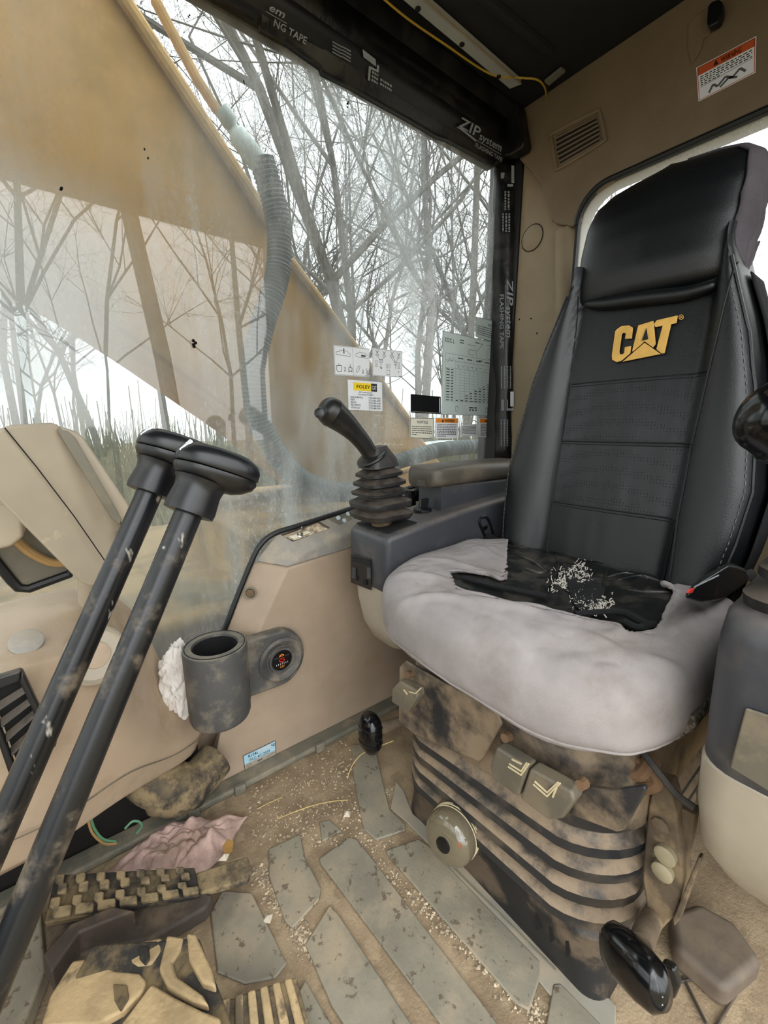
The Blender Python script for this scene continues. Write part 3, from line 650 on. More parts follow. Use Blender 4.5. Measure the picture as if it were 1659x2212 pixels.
for k in range(5): s.rect('grey_line', .25+.156*k, .28, .34+.156*k, .295); s.line('black_print', [(.24+.156*k, .36), (.26+.156*k, .4), (.25+.156*k, .41), (.27+.156*k, .37)], .0009); s.line('black_print', [(.31+.156*k, .38), (.35+.156*k, .37), (.34+.156*k, .4)], .0009)
for r in range(12):
    v = .432+.034*r; s.rect('black_print', .065, v, .12, v+.011); s.rect('black_print', .14, v, .18, v+.011)
    for k in range(10):
        if r >= 11-k*1.05 and not (r > 9 and k < 2 and random.random() < .5): s.rect('black_print', .222+.078*k, v+random.uniform(0, .004), .222+.078*k+random.uniform(.035, .056), v+.012)
s.frame('black_print', .22, .89, .26, .95, .001); s.bars('black_print', .45, .58, .89, .015); s.bars('black_print', .45, .58, .92, .015); s.frame('black_print', .74, .89, .81, .95, .0012); s.line('black_print', [(.775, .89), (.775, .95)], .001)
s.build(t, M['chart_sheet'], names={'grey_line': 'chart_grid'})
t, s = wsheet('notice_card', 'pale notice card at the top of the capacity chart', [(1027, 684), (1079, 696), (1079, 744), (1027, 727)])
s.frame('black_print', .01, .01, .99, .99, .0011); s.text('black_print', 'NOTICE', .5, .32, .13, .42)
for k in range(5): s.bars('black_print', .08, .95, .4+k*.1, .035)
s.build(t, M['chart_sheet'])
t, s = wsheet('black_decal', 'blank black rectangular decal left of the capacity chart', [(887, 851), (952, 857), (952, 895), (887, 891)])
s.rect('rail', .03, .92, .97, .95); s.rect('print_white', .94, .08, .965, .9)
s.build(t, M['decal_dark'], names={'rail': 'worn_edge', 'print_white': 'worn_edge'})
t, s = wsheet('notice_sticker', 'cream NOTICE sticker under the black decal', [(885, 902), (937, 903), (936, 949), (885, 946)])
s.frame('black_print', .02, .02, .98, .98, .0014); s.text('black_print', 'NOTICE', .3, .27, .13, .44)
for k in range(5): s.bars('black_print', .08, .92 if k < 4 else .3, .4+k*.1, .04)
s.rect('black_print', .84, .92, .93, .94); s.build(t, M['cream_sheet'])
for nm, lab, q in (('caution_sticker', 'white sticker with orange WARNING band, right of the cream notice', [(940, 902), (990, 903), (989, 947), (940, 947)]), ('caution_sticker', 'white sticker with orange WARNING band against the taped rear post', [(1035, 903), (1080, 904), (1080, 946), (1034, 944)])):
    t, s = wsheet(nm, lab, q); s.rect('orange', .03, .03, .97, .24); s.poly('black_print', [(.26, .2), (.31, .06), (.36, .2)]); s.mb['black_print'].v = [p+s.n*.0004 for p in s.mb['black_print'].v]
    s.text('decal_dark', 'WARNING', .40, .2, .13, .42); s.mb['decal_dark'].v = [p+s.n*.0004 for p in s.mb['decal_dark'].v]
    for k in range(8): s.bars('black_print', .08, .92 if k < 7 else .45, .3+k*.082, .04)
    s.build(t, M['white_sheet'], names={'orange': 'warning_band'})
t, s = wsheet('torn_sticker', 'torn white sticker remnant between the two orange topped stickers', [(994, 905), (1031, 905), (1031, 944), (994, 940)])
s.q = [s.q[0]+Vector((.002, 0, -.02)), s.q[1]+Vector((0, 0, -.015)), s.q[2], s.q[3]]
for k in range(6): s.bars('black_print', .1, .92, .12+k*.12, .06)
s.line('cream_sheet', [(0, -.1), (.3, -.3), (.5, -.15), (.8, -.3), (1, -.1)], .004); s.build(t, M['white_sheet'], names={'cream_sheet': 'torn_edge'})
t, s = wsheet('sticker_residue', 'grey square of old sticker glue on the window below the dealer sticker', [(806, 897), (846, 899), (870, 962), (806, 962)])
for k in range(26):
    u, v = random.random(), random.choice((random.random(), random.uniform(.9, 1))); a = random.uniform(0, 3.1); s.line('cream_sheet', [(u, v), (u+.12*math.cos(a), v+.06*math.sin(a))], .0014)
s.frame('cream_sheet', 0, 0, .98, .98, .0006)
for k, m in s.mb.items(): m.build('glue_flake', M['cream_sheet'], t, smooth=0)

# ------------------------------------------------------------------ right joystick console
pod = thing('armrest_console', 'dark grey joystick console between the seat and the side panel', 'console', (.65, .69, .3))
YA, YB = .765, .625
top_f = [(.490, .583), (.505, .585), (.60, .598), (.75, .615), (.93, .632)]
def pod_ring(z0, z1, inset, xf):
    return None
xs0, xe = .493, .95
def pod_sec(x, top, bot, ya=YA, yb=YB, r=.014):
    h = (top-bot)/2; w = (ya-yb)/2
    return [(x, (ya+yb)/2+a, (top+bot)/2+b) for a, b in rrect(w, h, r, 4)]
secs = []
for x, ins in ((.492, .012), (.496, .004), (.506, 0), (.60, 0), (.75, 0), (.95, 0)):
    tp_ = interp(top_f, x); bt = interp(((.49, .462), (.6, .40), (.95, .36)), x)
    secs.append(pod_sec(x, tp_-ins, bt+ins, YA-ins, YB+ins))
MB().loft(secs).build('body', M['pod'], pod, smooth=50)
secs = []
for zz, xf, xr, ya, yb in ((.462, .497, .95, .762, .628), (.42, .500, .95, .762, .628), (.36, .512, .95, .758, .632), (.315, .535, .94, .752, .638), (.295, .570, .93, .74, .65)):
    hx = (xr-xf)/2; hy = (ya-yb)/2; secs.append([((xr+xf)/2+a, (ya+yb)/2+b, zz) for a, b in rrect(hx, hy, .03, 5)])
MB().loft(secs).build('lower_cover', M['beige_light'], pod, smooth=50)
# socket panel on the front face with its empty holes
sk = MB().prism([P(x, y, X=.4905) for x, y in ((759, 1197), (803, 1207), (803, 1275), (790, 1270), (759, 1258))], (-.002, 0, 0)).build('socket_panel', M['rubber_clean'], pod, bevel=.001)
MB().prism([P(x, y, X=.4885) for x, y in ((762, 1203), (800, 1211), (800, 1222), (762, 1212))], (-.0015, 0, 0)).build('socket_slot', M['dark_hole'], sk, smooth=0)
for x, y in ((770, 1248), (789, 1258)):
    MB().lathe([(.006, 0), (.006, .002)], P(x, y, X=.488), (-1, 0, 0), 14).build('socket_hole', M['dark_hole'], sk)
for x in (765, 797): MB().prism([P(x-3, 1225, X=.488), P(x+4, 1227, X=.488), P(x+4, 1250, X=.488), P(x-3, 1248, X=.488)], (-.002, 0, 0)).build('socket_tab', M['pod'], sk, smooth=0)
# well under the bellows
MB().prism([(.505, .64, .5865), (.585, .64, .597), (.585, .75, .597), (.505, .75, .5865)], (0, 0, .0025)).build('joystick_well', M['dark_hole'], pod, smooth=0)
# rotary dial with arrow-shaped grip
o = P(913, 1103, Z=.606)
dl = MB().lathe([(.022, 0), (.022, .004), (.019, .007), (.010, .009)], o, (0, 0, 1), 24).build('rotary_dial', M['rubber_clean'], pod)
MB().prism([o+Vector(p) for p in ((-.014, -.004, .006), (.012, -.006, .006), (.012, .006, .006), (-.014, .004, .006))], (0.004, 0, .022)).build('dial_grip', M['rubber_clean'], dl, bevel=.003)
# armrest
ax0, ax1 = .672, .965
MB().loft([[(x, .705+a, .633+b) for a, b in rrect(.038, .032, .008, 4)] for x in (ax0+.012, ax1)]).build('armrest_support', M['pod'], pod, smooth=50)
secs = []
for x, k, dz in ((.650, .55, -.006), (.653, .8, -.003), (.662, .95, 0), (.68, 1, 0), (.80, 1, .002), (.985, 1, .002), (.992, .9, .002)):
    secs.append([(x, .705+a*k, .686+dz+b*(k*.5+.5)) for a, b in rrect(.052, .023, .016, 5)])
MB().loft(secs).build('armrest_pad', M['armrest'], pod, smooth=60)
MB().prism([(.6495, .682, .662), (.6495, .715, .662), (.6495, .712, .678), (.6495, .685, .678)], (.004, 0, 0)).build('pad_notch', M['armrest'], pod, bevel=.003)
# belt guide tongue by the backrest
bt = tag(MB().tube(smooth_path([P(x, y, Y=.622) for x, y in ((1048, 1158), (1036, 1128), (1042, 1117), (1053, 1119), (1062, 1140), (1066, 1160))], 4), .003, 8).build('belt_tongue', M['rubber_clean']), 'black seat belt tongue tucked beside the backrest', 'belt tongue')
MB().prism([P(x, y, Y=.6215) for x, y in ((1044, 1138), (1050, 1134), (1053, 1140), (1046, 1146))], (0, -.002, 0)).build('metal_latch', M['chrome'], bt, smooth=0)

# ------------------------------------------------------------------ right joystick
js = thing('joystick', 'black joystick with ribbed rubber boot on the armrest console', 'joystick', (.555, .695, .6))
jc = Vector((.532, .695, 0))
prof = []; zb = .607
N = 5
rings = []
def sq_ring(c, hx, hy, rr, tilt, z):
    out = []
    for a, b in rrect(hx, hy, rr, 5):
        out.append((c.x+a-tilt*.0, c.y+b, z+tilt*a))
    return out
zs = []
prf = [(.058, .607), (.064, .613), (.066, .620), (.048, .628), (.046, .630), (.062, .634), (.064, .640), (.063, .645), (.044, .653), (.043, .655), (.057, .660), (.058, .666), (.040, .673), (.040, .675), (.053, .680), (.053, .686), (.037, .693), (.037, .695), (.047, .699), (.047, .705), (.030, .713), (.041, .717), (.036, .732), (.022, .752), (.019, .758)]
for r, z in prf:
    k = (z-.607)/.15; c = jc+Vector((-.010*k, 0, 0)); r *= .90
    rings.append(sq_ring(c, r, r*.92, r*.45, .12*k, z))
MB().loft(rings).build('boot', M['rubber'], js, smooth=40)
MB().lathe([(.02, 0), (.03, .02)], jc+Vector((0, 0, .59)), (0, 0, 1), 16).build('stem', M['metal_dust'], js)
def capsule(pts, rad, n=26, dense=14):
    """smooth tube through pts with the radius profile rad, both ends rounded off"""
    q = smooth_path(pts, dense); m = len(q)-1; d = (q[-1]-q[-2]).normalized(); rs = [interp(rad, i/m) for i in range(m+1)]; r = rs[-1]
    for k in range(1, 8):
        a = math.pi/2*k/7; q.append(q[m]+d*(r*.8*math.sin(a))); rs.append(max(r*math.cos(a), .0004))
    return MB().tube(q, rs, n)
g = [P(x, y, Y=.695) for x, y in ((806, 994), (795, 972), (775, 945), (748, 917), (724, 897), (712, 888))]
grip = capsule(g, ((0, .0175), (.2, .0165), (.45, .0185), (.7, .0245), (.9, .0280), (1, .0268))).build('grip', M['grip'], js, smooth=70)
d0 = (g[1]-g[0]).normalized()
MB().lathe([(.018, -.004), (.032, -.002), (.034, .001), (.032, .004), (.018, .008)], g[0]+d0*.006, d0, 24, e=(0, 1, 0), sx=1.0).build('collar', M['grip'], js)
MB().lathe([(.009, 0), (.009, .003), (.006, .004)], P(690, 893, Y=.668), (-.6, -.75, .1), 16).build('thumb_button', M['rubber_clean'], grip)

# ------------------------------------------------------------------ cup holder
ch = thing('cup_holder', 'scuffed dark grey cup holder on the side panel', 'cup holder', (.20, .79, .2))
c0 = Vector((.1935, .782, .008)); ra = .0585
MB().lathe([(.0, .222), (.049, .222), (.055, .226), (.0575, .233), (ra, .30), (.0590, .372), (.0578, .377), (.055, .379), (.0430, .379), (.0415, .376), (.0412, .25), (0, .249)], c0, (0, 0, 1), 48).build('cup', M['cup'], ch, smooth=40)
MB().tube([c0+Vector((.0545*math.cos(a), .0545*math.sin(a), .3790)) for a in (2*math.pi*k/40 for k in range(41))], .001, 6).build('rim_groove', M['dark_hole'], ch)
MB().lathe([(.0, .250), (.0411, .2505), (.0411, .374), (.0405, .374), (.0405, .252), (0, .2525)], c0, (0, 0, 1), 40).build('cup_shade_sleeve', M['dark_hole'], ch)  # black sleeve puts the shade inside the cup into colour
gc = P(600, 1417, Y=.845)
arm = [gc+Vector((.060*math.cos(a), 0, .068*math.sin(a))) for a in (math.radians(-95+190*k/14) for k in range(15))]
arm = [p+Vector((0, .012, 0)) for p in arm]+[Vector((.270, .857, gc.z+.070)), Vector((.242, .857, .372)), Vector((.236, .857, .245)), Vector((.260, .857, gc.z-.066))]
MB().prism(arm, (0, -.030, 0)).build('bracket', M['cup'], ch, bevel=.007, seg=3)
MB().prism([Vector((.232, .845, .378)), Vector((.262, .845, .352)), Vector((.262, .845, .222)), Vector((.232, .845, .240))], (0, -.05, 0)).build('bracket_web', M['cup'], ch, bevel=.008)
MB().lathe([(.052, 0), (.053, .004), (.047, .008), (.037, .004), (.034, .001), (.031, .001), (.030, .006), (.025, .006), (.024, .003), (0, .003)], gc+Vector((0, -.018, 0)), (0, -1, 0), 40).build('bezel', M['cup'], ch, smooth=40)
bd = MB().lathe([(.0245, 0), (.0245, .001)], gc+Vector((0, -.0215, 0)), (0, -1, 0), 32).build('badge', M['badge'], ch)
bs = Sheet([gc+Vector((-.025, -.023, .025)), gc+Vector((.025, -.023, .025)), gc+Vector((.025, -.023, -.025)), gc+Vector((-.025, -.023, -.025))], (0, -1, 0), .0005)
bs.poly('orange', [(.36, .3), (.4, .22), (.5, .18), (.6, .22), (.6, .3)]); bs.poly('black_print', [(.42, .28), (.5, .21), (.56, .28)], .0008)
for u, v, r in ((.5, .46, .09), (.43, .5, .06), (.57, .5, .06), (.5, .54, .07), (.44, .43, .05), (.56, .43, .05)): bs.poly('red', [(u+r*math.cos(2*math.pi*k/9), v+r*math.sin(2*math.pi*k/9)) for k in range(9)])
for k in range(7): bs.rect('print_white', .22+k*.09, .62, .24+k*.09, .70)
bs.text('orange', 'CAT', .39, .85, .1, .22); bs.bars('grey_line', .14, .34, .3, .03); bs.bars('grey_line', .66, .86, .3, .03)
for k, m in bs.mb.items(): m.build('badge_print', M[k], bd, smooth=0)

# crumpled paper towel stuffed behind the cup
def crumple(name, cells, c, r, mat, label, cat, seed, amp=.35, flat=None):
    import bmesh
    bm = bmesh.new(); bmesh.ops.create_icosphere(bm, subdivisions=5, radius=1.)
    for v in bm.verts:
        d = v.co.normalized(); q = d*1.7+Vector((seed, seed*.7, 0))
        n = noise.noise(q)*.8; k = abs(noise.noise(q*2.1+Vector((5, 0, 0))))*1.1-abs(noise.noise(q*4.6))*.5
        s_ = 1+amp*(n+k-.25)
        v.co = Vector((d.x*r[0]*s_, d.y*r[1]*s_, d.z*r[2]*s_))+Vector(c)
        if flat is not None and v.co.z < flat: v.co.z = flat+random.uniform(0, .0015)
    me = bpy.data.meshes.new(name); bm.to_mesh(me); bm.free(); me.materials.append(mat)
    for p in me.polygons: p.use_smooth = True
    me.set_sharp_from_angle(angle=math.radians(45))
    o = bpy.data.objects.new(name, me); COL.objects.link(o); return tag(o, label, cat)
crumple('paper_towel', 0, P(388, 1465, Y=.835), (.034, .028, .080), M['paper'], 'crumpled white paper towel stuffed behind the cup holder', 'paper towel', 3.3, .34)

# ------------------------------------------------------------------ front dash, vent and monitor
ds = thing('dash_console', 'dusty tan moulded front console with air vent', 'dash', (0, .75, .2))
b = MB()
row_y = {'back': .885}
sec = []
# cross sections from the window side (right end) towards the front-left, each a strip: back, top edge, belly, lower edge, flange, under
S1 = [P(330, 1385, Y=.89), P(316, 1400, Y=.87), P(335, 1450, Y=.855), P(352, 1500, Y=.85), P(372, 1545, Y=.84), P(475, 1562, Y=.85), P(457, 1608, Y=.85), P(440, 1622, Y=.88)]
S2 = [P(292, 1310, Y=.89), P(278, 1335, Y=.83), P(285, 1420, Y=.79), P(318, 1520, Y=.78), P(345, 1592, Y=.775), P(385, 1625, Y=.80), P(372, 1662, Y=.80), P(350, 1672, Y=.86)]
S3 = [P(215, 1255, Y=.89), P(208, 1300, Y=.79), P(225, 1405, Y=.70), P(245, 1500, Y=.70), P(270, 1610, Y=.71), P(285, 1665, Y=.735), P(272, 1718, Y=.74), P(250, 1720, Y=.82)]
S4 = [P(120, 1265, Y=.89), P(115, 1330, Y=.77), P(130, 1415, Y=.665), P(150, 1520, Y=.665), P(165, 1640, Y=.675), P(185, 1730, Y=.69), P(180, 1785, Y=.70), P(160, 1790, Y=.80)]
S5 = [P(0, 1290, Y=.89), P(0, 1370, Y=.76), P(45, 1440, Y=.645), P(80, 1540, Y=.645), P(100, 1660, Y=.65), P(120, 1770, Y=.66), P(110, 1830, Y=.67), P(100, 1840, Y=.78)]
S6 = [P(-180, 1340, Y=.89), P(-180, 1430, Y=.75), P(-110, 1500, Y=.63), P(-60, 1600, Y=.63), P(-20, 1720, Y=.635), P(10, 1820, Y=.64), P(0, 1890, Y=.65), P(-10, 1900, Y=.76)]
S7 = [q_+Vector((-.36, .0, -.01)) for q_ in S6]
def crisp(L):
    out_ = []
    for i, p in enumerate(L):
        if i: out_.append(lerp(p, L[i-1], .14))
        out_.append(p)
        if i < len(L)-1: out_.append(lerp(p, L[i+1], .14))
    return out_
dsh = MB().loft([crisp(q_) for q_ in (S1, S2, S3, S4, S5, S6, S7)], caps=True).build('body', M['dash'], ds, smooth=80, sub=2)
MB().tube(smooth_path([q_[5]+Vector((0, -.0035, .001)) for q_ in (S1, S2, S3, S4, S5, S6)], 6), .0009, 6).build('flange_groove', M['monitor_dark'], ds)
# louvred vent set in the front face
vq = [P(-40, 1470, Y=.617), P(45, 1443, Y=.617), P(118, 1600, Y=.617), P(35, 1682, Y=.617)]
vn = Sheet(vq, (0, -1, .1)); 
MB().prism([vn.pt(u, v, -.01) for u, v in ((.1, .08), (.9, .08), (.9, .94), (.1, .94))], (0, -.004, 0)).build('vent_recess', M['dark_hole'], ds, smooth=0)
fr = MB()
for a, b_, c_, d_ in (((-.06, -.02), (1.06, -.02), (.9, .1), (.1, .1)), ((1.06, -.02), (1.06, 1.02), (.88, .94), (.88, .1)), ((1.06, 1.02), (-.06, 1.02), (.1, .93), (.9, .93)), ((-.06, 1.02), (-.06, -.02), (.1, .1), (.1, .93))):
    fr.prism([vn.pt(*a, .0), vn.pt(*b_, .0), vn.pt(*c_, .0), vn.pt(*d_, .0)], (0, -.012, 0))
fr.build('vent_frame', M['rubber'], ds, bevel=.003)
for k in range(5):
    v = .25+k*.15
    MB().prism([vn.pt(.1, v, .001), vn.pt(.9, v-.04, .001), vn.pt(.9, v+.02, .01), vn.pt(.1, v+.06, .01)], (0, -.002, .002)).build('vent_slat', M['rubber'], ds, bevel=.001)
# round cap on the shelf and round knob behind the levers
MB().lathe([(.019, -.004), (.019, .001), (.016, .003), (0, .0035)], P(57, 1386, Y=.70), (.05, -.55, .8), 24).build('round_cap', M['pod_top'], ds)
kn = MB().lathe([(.040, -.006), (.041, .004), (.037, .008), (.034, .004)], P(205, 1415, Y=.69), (.25, -.9, .3), 32).build('dial_ring', M['beige_light'], ds)
MB().lathe([(.034, 0), (.033, .003), (.019, .002), (.018, .006), (.012, .007)], P(205, 1415, Y=.689), (.25, -.9, .3), 28).build('dial_face', M['dash'], ds)

mo = thing('monitor', 'putty coloured hooded display housing tilted on the front post', 'monitor', P(175, 1265, Y=.70))
sil = [(-60, 950), (0, 925), (22, 918), (110, 913), (128, 918), (150, 960), (268, 1138), (282, 1152), (238, 1255), (225, 1264), (192, 1268), (172, 1258), (0, 1085), (-60, 1020)]
a = [P(x, y, Y=.60+.0002*(x-0)) for x, y in sil]
MB().loft([[p+Vector((0, .09, 0)) for p in a], a]).build('housing', M['monitor'], mo, bevel=.006, seg=3)
hood = [(118, 917), (165, 932), (182, 947), (290, 1108), (282, 1150), (268, 1138), (150, 955)]
a = [P(x, y, Y=.632) for x, y in hood]
MB().prism(a, (0, .05, 0)).build('hood', M['monitor'], mo, bevel=.004)
rc = [(122, 926), (148, 932), (162, 945), (262, 1120), (258, 1132), (240, 1118), (135, 950)]
MB().prism([P(x, y, Y=.622) for x, y in rc], (0, -.004, 0)).build('screen_recess', M['monitor_dark'], mo, bevel=.001)
MB().tube([P(10, 924, Y=.599), P(80, 1010, Y=.610), P(160, 1115, Y=.622), P(238, 1228, Y=.636)], .0007, 6).build('parting_line', M['dark_hole'], mo)
MB().prism([P(x, y, Y=.636) for x, y in ((245, 1152), (270, 1138), (280, 1150), (262, 1168))], (0, -.006, 0)).build('latch', M['monitor_dark'], mo, bevel=.002)
MB().prism([P(x, y, Y=.70) for x, y in ((-60, 1085), (20, 1090), (50, 1120), (52, 1160), (25, 1182), (-60, 1200))], (0, .05, 0)).build('mounting_arm', M['monitor'], mo, bevel=.005)
MB().tube([P(185, 1215, Y=.735), P(190, 1300, Y=.78)], .012, 14).build('stand', M['monitor'], mo)
# small lower quarter window beside the monitor
w3 = thing('window_3', 'small dirty quarter window below the monitor', 'window', P(60, 1260, Y=.87), kind='structure')
qd = [(-60, 1130), (60, 1120), (160, 1215), (150, 1240), (62, 1272), (40, 1270), (25, 1255), (-60, 1150)]
MB().tube([P(x, y, Y=.78) for x, y in qd+qd[:1]], .0065, 8).build('rubber_seal', M['seal'], w3)
MB().prism([P(x, y, Y=.785) for x, y in qd], (0, .003, 0)).build('pane', M['monitor_dark'], w3, smooth=0)
MB().tube(smooth_path([P(20, 1150, Y=.77), P(60, 1190, Y=.765), P(110, 1215, Y=.77), P(150, 1215, Y=.775)], 5), .006, 8).build('cable', M['tan_wire'], w3)

# ------------------------------------------------------------------ travel levers
LD = Vector((.143, .044, .263)).normalized()
def lever(label, top, axis, seed):
    base = top-axis*((top.z-.0)/axis.z)
    t = thing('travel_lever', label, 'lever', base, 'pair of travel levers')
    MB().tube([base, lerp(base, top, .5), top], .0119, 24).build('rod', M['rod'], t)
    e = Vector((.93, -.20, -.30)); e = (e-axis*e.dot(axis)).normalized()
    up = axis.lerp(Vector((.25, .1, 1)), .35).normalized()
    MB().lathe([(.0165, -.006), (.0215, -.005), (.0220, .0), (.0205, .016), (.0215, .022), (.024, .026)], top, axis, 28).build('collar', M['rubber_clean'], t, smooth=40)
    c = top+axis*.026+e*.010
    MB().lathe([(.018, -.003), (.026, .0), (.033, .005), (.0355, .010), (.0355, .0125)], c, up, 36, e=e, sx=1.05, sy=.74, pw=2.4).build('head_lower', M['rubber_clean'], t, smooth=50)
    MB().lathe([(.0350, .0138), (.0360, .0150), (.0362, .022), (.0335, .028), (.025, .033), (.012, .035)], c, up, 36, e=e, sx=1.05, sy=.74, pw=2.4).build('head_cap', M['rubber_clean'], t, smooth=50)
    q = c+up*.024-e*.036
    sd = up.cross(e)
    MB().prism([c+e*a_+sd*b_+up*h_ for a_, b_, h_ in ((-.0345, -.014, .0175), (-.0355, -.006, .0175), (-.029, -.008, .0305), (-.027, -.016, .0285))], -e*.0012+up*.0012).build('white_mark', M['white_sheet'], t, bevel=.0003)
    for k in range(5):
        g_ = c+up*(.0335-.0012*k)+e*(.014+.005*k)
        MB().box(g_, (.0013, .012, .0014), (e, up.cross(e), up)).build('grip_ridge', M['rubber_clean'], t, smooth=0)
    return t
lever('nearer black travel lever with oblong head, right of the pair', P(412, 1098, Y=.40), LD, 1)
lever('farther black travel lever, left of the pair and partly hidden', P(328, 1055, Y=.468), LD, 2)

# ------------------------------------------------------------------ operator seat
YC = .37
st = thing('operator_seat', 'worn black leather operator seat with grey cover and suspension base', 'seat', (.65, YC, 0))
WT = ((.47, .205), (.52, .213), (.6, .227), (.7, .235), (.78, .224), (.89, .203), (.96, .182), (1.03, .155), (1.09, .135))
def bx(z): return .80+.175*(z-.5)
def front(y, z, lift=0.):
    """front surface of the backrest"""
    w = interp(WT, z); a = abs(y-YC)
    if a < .112: x = -.004*math.cos(a/.112*math.pi/2)-.001
    else:
        t = min(1, (a-.112)/(w-.112)); x = .004*math.exp(-((a-.117)/.004)**2)-.032*math.sin(math.pi*min(1, t)**.9*.9)**.9 if t < 1 else 0
        if t > .72: x += .05*((t-.72)/.28)**2.2
    wr_ = .0022*noise.noise(Vector((y*60, z*9, 1.3)))*max(0, 1-a/.13)*max(0, min(1, (.86-z)/.2)) 
    return Vector((bx(z)+x+wr_-lift, y, z))
rings = []
for k in range(41):
    z = .455+(1.115-.455)*k/40; w = interp(WT, z); r = []
    for i in range(49):
        y = YC+w*(1-2*i/48); r.append(front(y, z))
    d = .095 if z < 1.05 else .095-(z-1.05)*.6
    for y, dd in ((-.99, .055), (-.93, .85), (-.7, 1.0), (0, 1.0), (.7, 1.0), (.93, .85), (.99, .055)):
        r.append(Vector((bx(z)+.03+d*dd, YC+y*w, z)))
    rings.append(r)
back = MB().loft(rings).build('backrest', M['leather'], st, smooth=70)
# perforated centre panels between the cross seams
def patch(name, zlo, zhi, mat, lift=.0012):
    n, m = 30, 24; v = []; f = []
    for j in range(m+1):
        for i in range(n+1):
            s_ = i/n; y = .4745-(.4745-.2385)*s_; z = lerp(zlo(s_), zhi(s_), j/m); v.append(front(y, z, lift))
    for j in range(m):
        for i in range(n): a = j*(n+1)+i; f.append((a, a+1, a+n+2, a+n+1))
    return MB().add(v, f).build(name, mat, back, smooth=70)
patch('perforated_panel', lambda s_: .772, lambda s_: .882+.004*math.sin(s_*3), M['perf'])
patch('perforated_panel', lambda s_: .645, lambda s_: .764, M['perf'])
patch('perforated_panel', lambda s_: .54, lambda s_: .637, M['leather'])
def seam(pts, r=.0014, mat='thread', name='seam', n=40, lift=.0008):
    q = [front(lerp(a[0], b[0], t/n), lerp(a[1], b[1], t/n), lift) for a, b in zip(pts, pts[1:]) for t in range(n+(b is pts[-1]))]
    return MB().tube(q, r, 6).build(name, M[mat], back)
for z in (.884, .768, .641):
    seam([(.476, z), (.236, z+.002)], .0013); seam([(.476, z-.0055), (.236, z-.0035)], .0009, 'leather')
seam([(.488, 1.06), (.482, .885), (.476, .766), (.471, .64), (.462, .50)], .0016); seam([(.228, 1.05), (.236, .885), (.240, .766), (.238, .65), (.226, .51)], .0016)
for sgn in (1, -1):
    pts = [(YC+sgn*interp(WT, z)*.93, z) for z in (.49, .55, .62, .7, .78, .86, .94, 1.02, 1.06)]
    seam(pts, .0028, 'leather', 'piping', 8, .001); pts = [(YC+sgn*(interp(WT, z)*.93-.007), z) for z in (.49, .55, .62, .7, .78, .86, .94, 1.02)]
    q = [front(lerp(a[0], b[0], t/14), lerp(a[1], b[1], t/14), .0006) for a, b in zip(pts, pts[1:]) for t in range(14)]
    sm = MB()
    for i in range(0, len(q)-1, 2): sm.tube([q[i], q[i+1]], .0006, 4)
    sm.build('stitching', M['thread_pale'], back)
# cloth side wall of the backrest on the door side
v = []; f = []
for j in range(31):
    z = .48+(1.04-.48)*j/30; w = interp(WT, z)
    for i in range(4): v.append(Vector((bx(z)+.012+i*.027, YC-w-.0015, z)))
for j in range(30):
    for i in range(3): a = j*4+i; f.append((a, a+1, a+5, a+4))
MB().add(v, f).build('side_cloth', M['felt'], st, solid=.002, smooth=70)
# gold logo
def zo(pts): return [(1050+a/2.724, 560+b/2.724) for a, b in pts]
LG = [zo([(773, 412), (800, 393), (845, 390), (866, 404), (859, 468), (820, 470), (825, 437), (812, 434), (801, 441), (786, 545), (790, 560), (806, 560), (815, 552), (819, 517), (856, 511), (850, 555), (797, 600), (770, 606), (744, 592), (742, 566), (762, 425)]),
      zo([(898, 390), (987, 363), (1000, 500), (984, 520), (935, 484), (866, 545), (862, 540)]),
      zo([(988, 385), (1006, 360), (1130, 331), (1122, 377), (1091, 384), (1052, 553), (1036, 557), (1004, 530), (1041, 392), (1000, 402)]),
      zo([(805, 604), (935, 492), (1030, 559)])]
lg = back
for i, pts in enumerate(LG):
    MB().prism([P(x, y, B=.0085) for x, y in pts], (-.0025, 0, 0)).build(('logo_letter', 'logo_letter', 'logo_letter', 'logo_triangle')[i], M['logo'], lg, bevel=.0006)
    ctr = sum((Vector(p) for p in pts), Vector((0, 0)))/len(pts)
    MB().prism([P(ctr.x+(x-ctr.x)*1.06, ctr.y+(y-ctr.y)*1.06, B=.0065) for x, y in pts], (-.002, 0, 0)).build('logo_border', M['thread'], lg, smooth=0)
MB().prism([P(x, y, B=.012) for x, y in zo([(918, 478), (944, 405), (954, 470)])], (-.001, 0, 0)).build('logo_counter', M['thread'], lg, smooth=0)
ro = [P(1050+1148/2.724+4.8*math.cos(a), 560+341/2.724+5.2*math.sin(a), B=.008) for a in (2*math.pi*k/16 for k in range(17))]
MB().tube(ro, .0006, 5).build('registered_mark', M['logo'], lg)
s = Sheet([P(1468, 682, B=.007), P(1475, 681, B=.007), P(1475, 689, B=.007), P(1468, 690, B=.007)], (-1, 0, 0)); s.text('logo', 'R', .2, .85, .7); s.mb['logo'].build('registered_mark', M['logo'], lg, smooth=0)

